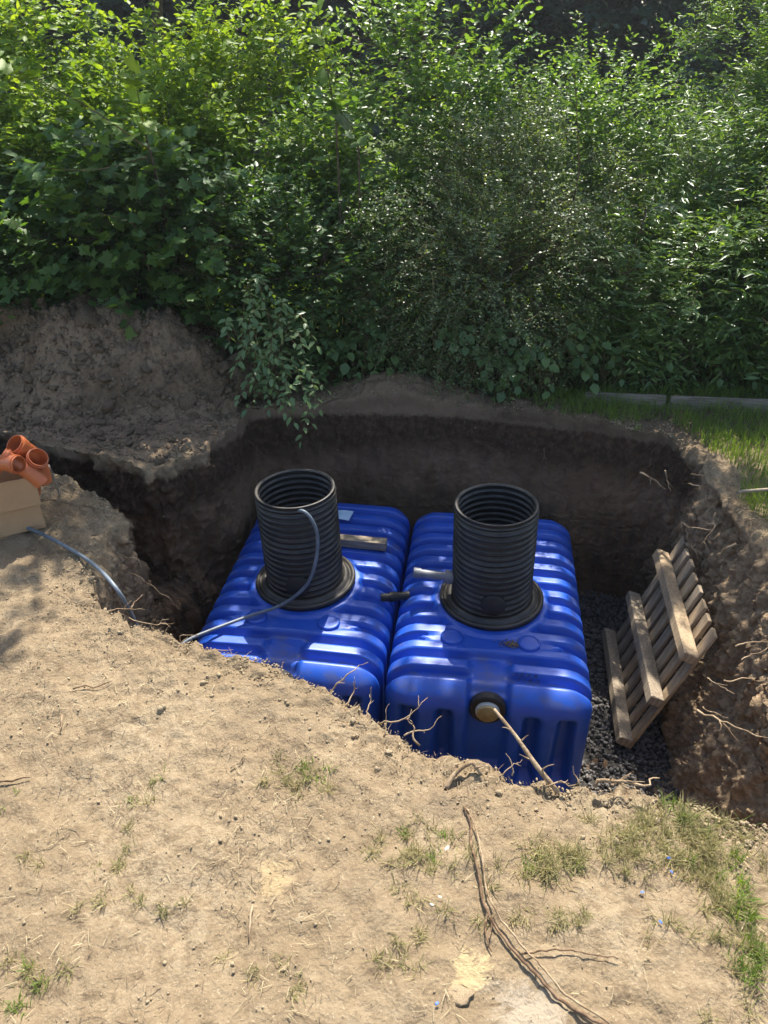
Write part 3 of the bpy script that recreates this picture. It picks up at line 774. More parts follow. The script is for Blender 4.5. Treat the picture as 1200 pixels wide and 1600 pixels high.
# ================================================================ crumbs, roots and litter on the bare soil
n = 6500
x = rng.uniform(-2.3, 2.3, n); y = rng.uniform(.6, 4.2, n)
kr = rng.integers(0, NC, 24000); off = rng.exponential(.11, 24000) + .0
x = np.r_[x, RIM[kr, 0] + dirs[kr, 0] * off]; y = np.r_[y, RIM[kr, 1] + dirs[kr, 1] * off]
k = outside(x, y); x, y = x[k], y[k]; n = len(x)
cl = fbm(p3(x, y), 2.2, 3, .6, 51); sz = rng.lognormal(-6.15, .5, n) * (1 + .9 * sstep(.1, .7, cl)); sz = np.clip(sz, .0012, .010)
V0, F0 = blob(5, 1, .5, .7)
aV, aF = scatter_mesh(V0, F0, np.c_[x, y, Htop(x, y) + sz * .15 + .003], rand_rot(n), sz)
tag(link('soil_crumbs', mesh_np('soil_crumbs', aV, aF), M['crumb']), 'loose crumbs of dry soil on the trodden ground', 'soil', kind='stuff')
# clod piles on the near rim
CL2 = [mesh_np('clod', *blob(40 + k, 2, .35, .8)) for k in range(4)]
for me in CL2: me.materials.append(M['crumb'])
for k in range(120):
    c = random.choice([(1.0, 1.78), (.95, 1.7), (.55, 1.8), (.05, 2.12), (-.3, 2.2), (-.75, 2.4), (1.2, 1.7), (.35, 1.86), (-1.25, 2.75), (-1.5, 3.2)])
    x_, y_ = random.gauss(c[0], .13), random.gauss(c[1], .06)
    if not outside(np.array([x_]), np.array([y_]))[0]: continue
    s = random.lognormvariate(-4.85, .35)
    o = link('clod', CL2[k % 4], None, ground, (x_, y_, float(Htop(np.array([x_]), np.array([y_]))[0]) + s * .5), (random.uniform(0, 6), random.uniform(0, 6), 0), (s, s * 1.2, s * .9))

BL = np.array([(-.5, 0, 0), (.5, 0, 0), (-.42, .4, .10), (.42, .4, .10), (-.28, .75, .13), (.28, .75, .13), (0, 1, .10)])
BLF = np.array([(0, 1, 3), (0, 3, 2), (2, 3, 5), (2, 5, 4), (4, 5, 6)])
def blades(x, y, z, ln, wd, lean, az=None, bend=1.0):
    n = len(x); az = rng.uniform(0, 2 * math.pi, n) if az is None else az
    d = np.stack([np.cos(az) * np.sin(lean), np.sin(az) * np.sin(lean), np.cos(lean)], 1)
    zx = np.stack([-np.cos(az) * np.cos(lean), -np.sin(az) * np.cos(lean), np.sin(lean)], 1) * -1 + rng.normal(0, .25, (n, 3))
    return scatter_mesh(BL, BLF, np.c_[x, y, z], rot_basis(d, zx), np.stack([wd, ln, -ln * bend], 1))
def litter(n, mat, name, label, lo, hi, seed, thr, lab2='straw'):
    x = rng.uniform(-2.2, 2.0, n * 3); y = rng.uniform(.65, 3.3, n * 3)
    m1 = fbm(p3(x, y), 2.6, 3, .6, seed) > thr + rng.normal(0, .35, n * 3)
    k = outside(x, y, .02) & m1; x, y = x[k][:n], y[k][:n]; n = len(x)
    V, Ff = blades(x, y, Htop(x, y) + .008, rng.uniform(lo, hi, n), rng.uniform(.0012, .003, n), rng.uniform(1.25, 1.6, n), bend=.6)
    tag(link(name, mesh_np(name, V, Ff), M[mat]), label, lab2, kind='stuff')
litter(3000, 'straw', 'straw_litter', 'pale dead grass blades scattered over the bare soil', .012, .055, 61, .35)
litter(5500, 'straw_dark', 'root_litter', 'dark rootlets and bark bits scattered over the bare soil', .01, .05, 67, .2, 'litter')

# grass
def tuft_pts(spots):
    xs, ys, hs = [], [], []
    for cx, cyp, rx, ry, n, h in spots:
        k_ = max(3, n // 22); cc = np.c_[rng.normal(cx, rx * 1.15, k_), rng.normal(cyp, ry * 1.15, k_)][rng.integers(0, k_, n)]
        xs.append(cc[:, 0] + rng.normal(0, .012, n)); ys.append(cc[:, 1] + rng.normal(0, .012, n)); hs.append(rng.uniform(.4, 1, n) * h)
    return np.concatenate(xs), np.concatenate(ys), np.concatenate(hs)
def pt(x_, y_): p = px(x_, y_, z=0); return p.x, p.y
lawn_n = 26000
x = rng.uniform(1.3, 4.4, lawn_n); y = rng.uniform(3.3, 5.6, lawn_n)
dd_ = rimdist(x, y); k = outside(x, y) & (dd_ > .10 + .12 * vnoise(p3(x, y), 3, 14) + .06 * sstep(4.2, 3.4, y)); x, y = x[k], y[k]
V, Ff = blades(x, y, Htop(x, y), rng.uniform(.05, .12, len(x)), rng.uniform(.003, .006, len(x)), rng.uniform(.1, .95, len(x)))
tag(link('lawn_grass', mesh_np('lawn_grass', V, Ff), LEAF['grass']), 'green lawn grass at the back right corner of the pit', 'grass', kind='stuff')
sp_ = []
for (u, v, ru, rv, n, h) in [(1155, 1430, .05, .12, 330, .07), (1180, 1500, .04, .07, 170, .065), (1130, 1370, .07, .06, 120, .06), (1190, 1250, .05, .06, 260, .07), (1080, 1255, .03, .03, 120, .07),
                             (660, 1320, .04, .05, 70, .045), (480, 1215, .03, .02, 90, .045), (860, 1345, .07, .03, 80, .05), (20, 1570, .04, .05, 90, .05), (205, 1245, .02, .02, 14, .045), (15, 1235, .03, .03, 20, .045), (255, 1220, .02, .02, 14, .04), (1185, 850, .05, .08, 260, .09), (760, 612, .12, .05, 260, .13), (840, 640, .14, .05, 320, .12), (900, 650, .12, .05, 260, .11), (960, 668, .12, .05, 260, .09), (700, 600, .1, .04, 140, .12)]:
    p = pt(u, v); sp_.append((p[0], p[1], ru, rv, n, h))
x, y, h = tuft_pts(sp_); k = outside(x, y, .01); x, y, h = x[k], y[k], h[k]
V, Ff = blades(x, y, Htop(x, y), h, rng.uniform(.002, .004, len(x)), rng.uniform(.2, 1.3, len(x)))
tag(link('grass_tufts', mesh_np('grass_tufts', V, Ff), LEAF['grass']), 'green grass tufts left standing in the bare soil', 'grass', kind='stuff')
sp_ = []
for (u, v, ru, rv, n, h) in [(1150, 1440, .08, .14, 900, .07), (1060, 1290, .10, .05, 1100, .085), (1010, 1330, .10, .04, 500, .075), (870, 1350, .09, .045, 650, .075), (1120, 1340, .08, .06, 600, .07), (660, 1330, .08, .07, 520, .06), (640, 1480, .05, .05, 160, .05), (485, 1220, .06, .045, 300, .055), (850, 1430, .09, .02, 200, .05),
                             (200, 1420, .07, .05, 130, .04), (230, 1260, .08, .06, 100, .04), (400, 1540, .08, .04, 130, .04), (20, 1560, .06, .08, 200, .05), (100, 1300, .12, .08, 60, .04), (1080, 1500, .12, .12, 140, .045), (180, 1350, .05, .04, 90, .05)]:
    p = pt(u, v); sp_.append((p[0], p[1], ru, rv, n, h))
x, y, h = tuft_pts(sp_); k = outside(x, y); x, y, h = x[k], y[k], h[k]
V, Ff = blades(x, y, Htop(x, y), h, rng.uniform(.0018, .0034, len(x)), rng.uniform(.5, 1.5, len(x)))
tag(link('fading_grass', mesh_np('fading_grass', V, Ff), LEAF['drygrass']), 'half dead grass flattened on the trodden soil', 'grass', kind='stuff')

# roots torn out along the rim: parts of the ground
def wiggle(a, b, n=9, amp=.06, sag=0.0):
    a, b = Vector(a), Vector(b); L = (b - a).length; out = []
    o1 = Vector((random.gauss(0, 1), random.gauss(0, 1), random.gauss(0, 1))); o2 = Vector((random.gauss(0, 1), random.gauss(0, 1), random.gauss(0, 1)))
    for k in range(n):
        t = k / (n - 1); p = a.lerp(b, t) + o1 * amp * L * math.sin(math.pi * t) * .6 + o2 * amp * L * math.sin(2.6 * math.pi * t) * .3
        p += Vector([random.gauss(0, 1) for _ in range(3)]) * amp * L * .12
        p.z -= sag * math.sin(math.pi * t); out.append(p)
    return out
def root(pts, r0, r1, mat='root', parent=ground, name='root', branches=0):
    mb = MB(); n = len(pts); mb.tube(pts, [r0 + (r1 - r0) * k / (n - 1) for k in range(n)], 6)
    for _ in range(branches):
        k = random.randrange(n // 3, n - 1); d = Vector([random.gauss(0, 1) for _ in range(3)]).normalized(); L = (pts[-1] - pts[0]).length * random.uniform(.2, .4)
        mb.tube(wiggle(pts[k], pts[k] + (d + (pts[-1] - pts[0]).normalized()) * L * .7, 5, .1), [r0 * .5, r0 * .45, r0 * .4, r0 * .3, r0 * .2], 5)
    return mb.build(name, M[mat], parent, True)
def rr_(u0, v0, u1, v1, z0_, z1_, r0, r1, br=0, mat='root', amp=.12):
    root(wiggle(px(u0, v0, z=z0_), px(u1, v1, z=z1_), 11, amp), r0 * .8, r1 * .55, mat, branches=br + 1)
for a in [(510, 1090, 575, 1035, -.02, .06, .0055, .002, 1), (515, 1098, 560, 1130, .0, .0, .004, .002, 1), (540, 1105, 553, 1062, -.02, .05, .005, .002, 1), (575, 1120, 582, 1072, -.02, .05, .005, .0015, 2),
          (592, 1130, 672, 1090, -.01, .07, .0055, .002, 1), (600, 1150, 602, 1110, .0, .06, .004, .0015, 0), (655, 1165, 640, 1122, -.01, .06, .006, .003, 1), (630, 1150, 690, 1122, .0, .06, .005, .002, 0),
          (780, 1212, 818, 1186, -.01, .05, .004, .0015, 1), (800, 1212, 790, 1176, -.01, .05, .004, .0015, 0), (850, 1228, 905, 1228, -.02, .02, .006, .003, 2), (905, 1226, 895, 1198, -.01, .04, .004, .002, 0),
          (930, 1230, 1040, 1222, .02, .02, .009, .005, 2), (955, 1228, 985, 1208, .01, .05, .006, .003, 1), (985, 1232, 950, 1215, .0, .05, .005, .002, 1),
          (262, 1018, 330, 1012, -.03, .03, .006, .002, 1), (268, 1012, 305, 990, -.03, .05, .005, .002, 1), (290, 1035, 300, 1000, -.02, .04, .005, .002, 1), (330, 1030, 370, 1018, -.02, .03, .004, .0015, 0), (375, 1045, 405, 1030, -.02, .03, .004, .0015, 0), (440, 1062, 442, 1035, -.02, .03, .004, .0015, 0), (460, 1080, 405, 1054, -.02, .03, .0035, .0015, 0),
          (180, 862, 225, 890, -.08, -.16, .005, .002, 0), (170, 875, 265, 932, -.1, -.35, .006, .002, 1), (130, 965, 205, 950, -.02, -.06, .005, .004, 1), (205, 950, 222, 930, -.08, -.06, .006, .002, 0), (185, 955, 270, 968, -.1, -.2, .005, .002, 1), (120, 968, 190, 985, -.03, -.1, .004, .002, 1)]:
    rr_(*a)
for a in [(1062, 818, 1112, 826, -.35, -.10, .007, .004, 1), (1090, 872, 1070, 830, -.4, -.2, .006, .003, 0), (1120, 800, 1100, 850, -.1, -.25, .007, .003, 1), (1150, 850, 1118, 870, -.1, -.22, .010, .004, 1), (1000, 738, 1040, 765, -.12, -.25, .009, .005, 1), (1040, 735, 1048, 768, -.10, -.25, .008, .004, 0),
          (1080, 740, 1110, 748, -.05, -.04, .006, .003, 1), (1075, 755, 1120, 765, -.08, -.06, .006, .003, 1), (1090, 1112, 1215, 1160, -.45, -.40, .008, .004, 1), (1130, 1062, 1190, 1062, -.4, -.4, .006, .003, 1), (1098, 1104, 1140, 1122, -.5, -.5, .005, .002, 0), (1150, 1010, 1200, 1000, -.25, -.2, .006, .003, 1), (1160, 1030, 1210, 1010, -.25, -.2, .005, .003, 1), (1105, 1060, 1150, 1085, -.5, -.5, .005, .002, 1)]:
    rr_(*a, mat='root')
for a in [(600, 655, 640, 662, -.15, -.15, .006, .003, 0), (380, 700, 392, 770, -.3, -.6, .006, .003, 1), (705, 660, 700, 690, -.1, -.3, .006, .003, 0), (850, 700, 858, 735, -.2, -.4, .007, .003, 0), (760, 650, 758, 672, -.05, -.2, .006, .003, 0)]:
    rr_(*a, mat='root_dark')

cols = np.where((RIM[:, 1] > 3.3) & (RIM[:, 0] > -2.3))[0]
mb = MB()
for _ in range(170):
    c = int(random.choice(cols)); r_ = iw0 + random.randrange(2, 34); p = Vector(WALLP[r_, c]); nn = Vector(WALLN[r_, c]); L = random.uniform(.04, .2)
    e_ = p + nn * random.uniform(.01, .05) + Vector((random.gauss(0, .03), random.gauss(0, .02), -L)); w = random.uniform(.0008, .0022)
    mb.tube(wiggle(p - nn * .02, e_, 6, .09), [w, w, w * .9, w * .8, w * .6, w * .4], 4)
o = mb.build('hanging_rootlets', M['root_dark'], ground); o['kind'] = 'stuff'
nst = 420; cc = rng.choice(cols, nst); rw = rng.integers(iw0 + 3, iw1 - 2, nst); szs = rng.lognormal(-4.9, .45, nst)
aV, aF = scatter_mesh(*blob(77, 1, .5, .7), WALLP[rw, cc] - WALLN[rw, cc] * (szs * .2)[:, None], rand_rot(nst), szs)
o = link('embedded_stones', mesh_np('embedded_stones', aV, aF), M['clod'], ground); o['kind'] = 'stuff'

def ontop(pts, lift=.012): return [Vector((p.x, p.y, float(Htop(np.array([p.x]), np.array([p.y]))[0]) + lift + (k % 3) * .003)) for k, p in enumerate(pts)]
# long root bundle in the foreground: a thing
lrt = empty('long_root', px(740, 1270, z=0)); tag(lrt, 'long double-stranded dead root snaking down the bare soil in the foreground', 'root')
def lp(pts, r0, r1, name, mat='root_dark', lift=.014):
    P_ = [p - lrt.location for p in ontop(catmull([px(u, v, z=0) for u, v in pts], 7), lift)]
    n = len(P_); mb = MB(); mb.tube(P_, [r0 + (r1 - r0) * k / (n - 1) + random.uniform(-.0006, .0006) for k in range(n)], 7); mb.build(name, M[mat], lrt, True)
lp([(724, 1264), (735, 1290), (736, 1330), (748, 1375), (757, 1420), (790, 1470), (830, 1515), (880, 1565), (945, 1602), (1000, 1625)], .0045, .0055, 'main_strand', 'root_dark')
lp([(728, 1268), (742, 1300), (752, 1350), (764, 1410), (800, 1462), (838, 1505), (884, 1556), (955, 1602)], .003, .0036, 'pale_strand', 'root', .022)
lp([(762, 1425), (758, 1455), (768, 1488)], .004, .002, 'side_strand'); lp([(770, 1432), (766, 1460), (762, 1470)], .003, .002, 'side_strand')
lp([(815, 1490), (860, 1486), (915, 1488), (966, 1498)], .0036, .002, 'side_strand', 'root_dark')
# thick dead branch standing at the rim in front of the right tank
br = empty('dead_branch', px(868, 1232, z=0)); tag(br, 'thick pale dead branch sticking up from the near rim before the right tank', 'branch')
P_ = [p - br.location for p in catmull([px(872, 1238, z=-.02), px(838, 1196, z=.05), px(806, 1150, z=.10), px(772, 1108, z=.14)], 5)]
mb = MB(); mb.tube(P_, [.011 - .005 * k / (len(P_) - 1) + random.uniform(-.001, .001) for k in range(len(P_))], 9); mb.build('main_stem', M['root'], br, True)
for k, d in ((4, (.04, -.01, .05)), (9, (.03, 0, .04)), (11, (-.04, 0, .02)), (6, (-.05, .0, .03))):
    mb = MB(); mb.tube(wiggle(P_[k], P_[k] + Vector(d), 4, .1), [.004, .003, .002, .001], 5); mb.build('side_twig', M['root'], br, True)
# crooked root arching over the near rim
rt = empty('crooked_root', px(700, 1225, z=0)); tag(rt, 'crooked root arching out of the near rim left of the dead branch', 'root')
mb = MB(); P_ = [p - rt.location for p in catmull([px(696, 1232, z=0), px(712, 1208, z=.03), px(736, 1192, z=.06), px(748, 1205, z=.03), px(756, 1216, z=-.02)], 5)]
mb.tube(P_, [.010 - .004 * k / (len(P_) - 1) for k in range(len(P_))], 8); mb.build('root_stem', M['root'], rt, True)
mb = MB(); mb.tube([p - rt.location for p in wiggle(px(742, 1200, z=.05), px(766, 1196, z=.05), 4, .08)], [.004, .003, .002, .0015], 5); mb.build('side_root', M['root'], rt, True)
# stick lying in the lawn at the right edge
mb = MB(); P_ = [p + Vector((0, 0, .05)) for p in wiggle(px(1150, 780, z=.0), px(1230, 774, z=.0), 6, .02)]; mb.tube(P_, [.011, .011, .010, .011, .010, .009], 8)
o = mb.build('fallen_stick', M['wood_grey'], None, True); tag(o, 'short bare stick lying on the sunny grass at the right edge', 'stick')
# sticks on the bare soil
for lab, (u0, v0, u1, v1), r in (('thin dark twig lying left of centre below the rim', (118, 1090, 178, 1076), .003), ('dark twig lying on the soil at the left edge', (-5, 1228, 48, 1219), .004), ('short upright-lying twig on the soil above the left grass tufts', (100, 1128, 98, 1152), .004),
                            ('pale straight twig lying on the soil low in the middle', (396, 1420, 390, 1475), .004), ('thin twig lying across the soil near the short tuft in the middle', (362, 1210, 385, 1190), .003)):
    P_ = ontop(wiggle(px(u0, v0, z=0), px(u1, v1, z=0), 7, .03)); mb = MB(); mb.tube(P_, [r, r, r * .95, r * .9, r * .8, r * .7, r * .5], 6)
    o = mb.build('fallen_twig', M['root_dark' if 'dark' in lab else 'root'], None, True); tag(o, lab, 'twig')
# stones and scraps
for k, (u, v, s, lab) in enumerate([(715, 1552, .035, 'flat brown stone half sunk in the soil, low right of centre'), (697, 1325, .012, 'small white stone by the grass tuft left of the long root'), (688, 1405, .011, 'small white pebble left of the long root'), (675, 1415, .008, 'tiny white pebble beside the small white pebble'), (448, 1515, .012, 'small brown stone low in the foreground left')]):
    p = px(u, v, z=0); h = float(Htop(np.array([p.x]), np.array([p.y]))[0]); Vb, Fb = blob(60 + k, 2, .3, .5)
    o = link('stone', mesh_np('stone', Vb, Fb, True), M['white'] if 'white' in lab else M['stone'], None, (p.x, p.y, h + s * .06), (0, 0, k), (s * 1.2, s * .9, s * .35)); tag(o, lab, 'stone')
for k, (u, v) in enumerate([(1046, 1338), (1050, 1360), (1005, 1390), (1032, 1440), (682, 1574)]):
    p = px(u, v, z=0); h = float(Htop(np.array([p.x]), np.array([p.y]))[0]); mb = MB()
    mb.add([(-.012, -.006, 0), (.0, -.008, .006), (.014, -.004, .001), (.012, .007, .004), (-.01, .006, .007), (-.012, -.006, -.002), (.0, -.008, .004), (.014, -.004, -.001), (.012, .007, .002), (-.01, .006, .005)], [(0, 1, 4), (1, 3, 4), (1, 2, 3), (9, 6, 5), (9, 8, 6), (8, 7, 6)])
    o = mb.build('plastic_scrap', M['bluebit'], None, loc=(p.x, p.y, h + .012), rot=(0, 0, k * 1.7), scale=.5); tag(o, ['blue plastic scrap in the fading grass below the right rim', 'blue plastic scrap just below another one in the fading grass', 'blue plastic scrap left of the right-hand grass', 'blue plastic scrap by the flattened tuft on the right', 'blue plastic scrap near the bottom edge of the picture'][k], 'plastic scrap')

# ================================================================ vegetation
OV = np.array([(0, 0, 0), (-.24, .28, .05), (-.20, .66, .03), (0, 1, -.10), (.20, .66, .03), (.24, .28, .05), (0, .45, -.02)])
OVF = np.array([(0, 6, 1), (1, 6, 2), (2, 6, 3), (3, 6, 4), (4, 6, 5), (5, 6, 0)])
DI = np.array([(0, 0, 0), (-.30, .45, .06), (0, 1, -.06), (.30, .45, .06)]); DIF = np.array([(0, 3, 1), (1, 3, 2)])
LA = np.array([(0, 0, 0), (-.125, .35, .04), (0, 1, -.16), (.125, .35, .04), (0, .4, -.01)]); LAF = np.array([(0, 4, 1), (1, 4, 2), (2, 4, 3), (3, 4, 0)])
mpts = [(0, 0), (.18, -.02), (.34, -.06), (.30, .12), (.62, .22), (.46, .38), (.52, .58), (.26, .56), (.16, .74), (0, 1.0)]
MA = np.array([(x_, y_, .10 * abs(x_) - .12 * y_ * y_) for x_, y_ in mpts] + [(-x_, y_, .10 * abs(x_) - .12 * y_ * y_) for x_, y_ in mpts[1:-1][::-1]] + [(0, .35, .0)])
MAF = np.array([(18, k, (k + 1) % 18) for k in range(18)])
TPL = {'oval': (OV, OVF), 'diamond': (DI, DIF), 'lance': (LA, LAF), 'maple': (MA, MAF)}

def crown_pts(n, c, r, shell=.5, clump=None, seed=0, trim=None, cf=2.0, cs=.22):
    out = np.zeros((0, 3))
    while len(out) < n:
        d = rng.normal(size=(n * 2, 3)); d /= np.linalg.norm(d, axis=1)[:, None]
        rad = rng.uniform(0, 1, n * 2) ** shell
        p = d * rad[:, None] * np.array(r) + np.array(c)
        lump = 1 + .22 * fbm(p, 1.1, 2, .5, seed)
        p = (p - c) * lump[:, None] + c
        if clump is not None: p = p[fbm(p, cf, 2, .5, seed + 5) > clump + rng.normal(0, cs, len(p))]
        p = p[p[:, 2] > .03]
        if trim is not None: p = p[trim(p)]
        out = np.vstack([out, p])
    return out[:n]

def leafy(twigs, per, kind, size, twlen, c, up=.35, droop=.2, spread=.9, flatness=.75):
    """leaves set along short twigs starting at points `twigs`."""
    n = len(twigs); T, TF = TPL[kind]
    d = (twigs - np.array(c)) * np.array([1, 1, .6]); d /= np.linalg.norm(d, axis=1)[:, None] + 1e-6
    d = d + np.array([0, 0, up]) + rng.normal(0, .45, (n, 3)); d /= np.linalg.norm(d, axis=1)[:, None]
    tl = twlen * rng.uniform(.6, 1.3, n)
    t = (np.arange(per)[None] + rng.uniform(0, .7, (n, per))) / per
    P = twigs[:, None] + d[:, None] * (t * tl[:, None])[..., None]; P[..., 2] -= droop * tl[:, None] * t ** 2
    side = np.cross(d, np.array([0, 0, 1.])); side /= np.linalg.norm(side, axis=1)[:, None] + 1e-6
    s = np.where(np.arange(per) % 2, 1., -1.)[None, :, None]
    ly = d[:, None] * .55 + side[:, None] * s * spread + rng.normal(0, .28, (n, per, 3)); ly[..., 2] -= droop * .6
    lz = np.zeros_like(ly); lz[..., 2] = flatness; lz += rng.normal(0, .42, lz.shape) + d[:, None] * .25
    sz = size * rng.uniform(.55, 1.2, (n, per))
    V, Fz = scatter_mesh(T, TF, P.reshape(-1, 3), rot_basis(ly.reshape(-1, 3), lz.reshape(-1, 3)), sz.ravel())
    return V, Fz, d, tl

def shrub(name, label, base, c, r, kind, mat, ntw, per, size, twlen, cat='shrub', group='hedge shrubs behind the pit', stems=6, clump=None, shell=.5, seed=0, show_twigs=0, trim=None, bark='bark', sr=.016, cf=2.0, cs=.22, **kw):
    e = empty(name, base); tag(e, label, cat, group); base = Vector(base)
    tw = crown_pts(ntw, c, r, shell, clump, seed, trim, cf, cs)
    V, Fz, d, tl = leafy(tw, per, kind, size, twlen, c, **kw)
    cr = link('crown', mesh_np('crown', V - np.array(base), Fz), LEAF[mat], e); cr['kind'] = 'stuff'
    mb = MB()
    for k in range(stems):
        tgt = Vector(tw[random.randrange(len(tw))]); tgt = Vector(c).lerp(tgt, .8); tgt.z = max(tgt.z, c[2])
        b0 = base + Vector((random.gauss(0, .09), random.gauss(0, .06), -.04))
        m1 = b0.lerp(tgt, .5) + Vector((random.gauss(0, .08), random.gauss(0, .08), .25 * (tgt.z - b0.z) * .4))
        P_ = catmull([b0, m1, tgt], 7); n = len(P_); s_ = sr * random.uniform(.6, 1.2)
        mb.tube([p - base for p in P_], [s_ * (1 - .75 * k2 / (n - 1)) for k2 in range(n)], 6)
        for _ in range(4):
            i = random.randrange(4, n - 1); q_ = Vector(tw[random.randrange(len(tw))]); dd = (q_ - P_[i]); q_ = P_[i] + dd * min(1, .9 / dd.length)
            mb.tube([p - base for p in wiggle(P_[i], q_, 6, .06)], [s_ * .4, s_ * .35, s_ * .3, s_ * .22, s_ * .15, s_ * .08], 5)
    mb.build('trunk' if cat == 'tree' else 'stems', M[bark], e, True)
    if show_twigs:
        mb = MB()
        for i in range(min(show_twigs, len(tw))):
            a_ = Vector(tw[i]) - base; b_ = a_ + Vector(d[i]) * float(tl[i]); mb.tube([a_, a_.lerp(b_, .5) + Vector((0, 0, .01)), b_ - Vector((0, 0, kw.get('droop', .2) * float(tl[i])))], [.003, .0024, .0012], 4, cap=False)
        o = mb.build('twigs', M['twig'], e); o['kind'] = 'stuff'
    return e

# front row, left to right: low, so that the sun reaches the rows behind
shrub('hazel_shrub', 'dark broad-leaved shrub at the far left above the spoil heap', (-3.6, 6.2, 0), (-3.5, 6.05, .95), (1.15, .5, .85), 'oval', 'broad', 1250, 9, .078, .28, seed=1, clump=-.45, show_twigs=200)
shrub('maple_shrub', 'dark maple shrub behind the right half of the spoil heap', (-2.0, 6.15, 0), (-2.0, 6.0, .95), (1.05, .5, .85), 'maple', 'maple', 750, 7, .09, .30, seed=2, clump=-.4, show_twigs=200)
shrub('privet_shrub', 'thin-leaved dark shrub left of centre behind the overhanging plant', (-.75, 6.1, 0), (-.75, 5.98, .75), (.95, .5, .85), 'oval', 'broad', 1500, 10, .058, .26, seed=3, clump=-.4, show_twigs=400)
shrub('cotoneaster_shrub', 'tiny-leaved glittering shrub in the middle of the hedge', (.85, 5.95, 0), (.8, 5.9, .72), (1.0, .5, .78), 'diamond', 'tiny', 3800, 17, .026, .32, seed=4, clump=-.4, show_twigs=800, droop=.35, up=.2)
shrub('willow_shrub', 'narrow-leaved green shrub right of the glittering one', (2.2, 6.0, 0), (2.2, 5.9, .6), (.95, .5, .7), 'lance', 'lance', 1700, 10, .085, .26, seed=5, clump=-.45, show_twigs=300)
shrub('laurel_shrub', 'glossy narrow-leaved shrub at the right edge of the hedge', (3.45, 5.95, 0), (3.4, 5.85, .72), (1.0, .5, .85), 'lance', 'lance', 1700, 10, .10, .26, seed=6, clump=-.45, show_twigs=300)
# middle row
shrub('lime_shrub', 'yellow-green sunlit shrub in the upper left', (-3.5, 6.8, 0), (-3.4, 6.7, 1.35), (1.15, .45, .95), 'oval', 'lime', 1200, 9, .085, .30, seed=7, clump=-.3, show_twigs=300)
shrub('dogwood_shrub', 'bright green shrub above the maple in the upper left', (-1.9, 6.75, 0), (-1.85, 6.65, 1.3), (1.0, .45, .9), 'oval', 'lime', 1100, 9, .078, .28, seed=8, clump=-.3, show_twigs=300)
shrub('elder_shrub', 'light green shrub in the upper middle above the overhanging plant', (-.3, 6.75, 0), (-.3, 6.65, 1.2), (.95, .45, .95), 'oval', 'ash', 1200, 9, .068, .28, seed=9, clump=-.3, show_twigs=300)
shrub('thorn_shrub', 'small-leaved sunlit shrub behind the glittering one', (1.15, 6.65, 0), (1.1, 6.55, 1.1), (.95, .45, .85), 'diamond', 'tiny', 3300, 15, .028, .32, seed=14, clump=-.3, show_twigs=600, droop=.3)
shrub('sallow_shrub', 'green shrub behind the narrow-leaved one at the right', (2.6, 6.7, 0), (2.6, 6.6, 1.05), (.95, .45, .85), 'lance', 'lance', 1600, 10, .075, .28, seed=15, clump=-.35, show_twigs=300)
shrub('spindle_shrub', 'green shrub at the right edge behind the glossy one', (4.0, 6.7, 0), (3.9, 6.6, 1.15), (.9, .45, 1.0), 'lance', 'lance', 1400, 10, .08, .28, seed=16, clump=-.35)
# back row
shrub('bird_cherry', 'bright yellow-green tall shrub at the top left corner', (-3.6, 7.7, 0), (-3.5, 7.6, 1.75), (1.3, .45, 1.05), 'oval', 'lime', 1200, 9, .085, .32, seed=20, clump=-.25, show_twigs=300)
shrub('guelder_rose', 'tall green shrub at the top edge left of the middle', (-1.5, 7.6, 0), (-1.45, 7.5, 1.7), (1.15, .45, 1.05), 'oval', 'lime', 1150, 9, .078, .30, seed=21, clump=-.2, show_twigs=300)
shrub('tall_elder', 'tall light green shrub reaching the top edge in the middle', (.45, 7.5, 0), (.45, 7.4, 1.6), (1.0, .45, 1.15), 'oval', 'ash', 1200, 9, .07, .30, seed=22, clump=-.2, show_twigs=300)
shrub('buckthorn_shrub', 'mid green shrub below the dark gap at the top right', (2.0, 7.3, 0), (1.85, 7.2, 1.4), (.8, .45, .95), 'oval', 'ash', 1300, 9, .052, .28, seed=23, clump=-.25, show_twigs=200)
shrub('young_ash', 'young ash tree with feathery leaves at the top right', (3.3, 7.5, 0), (3.3, 7.4, 1.9), (1.0, .45, 1.2), 'lance', 'ash', 1900, 11, .075, .34, cat='tree', seed=10, clump=-.2, show_twigs=600, stems=3, spread=1.2, sr=.03)
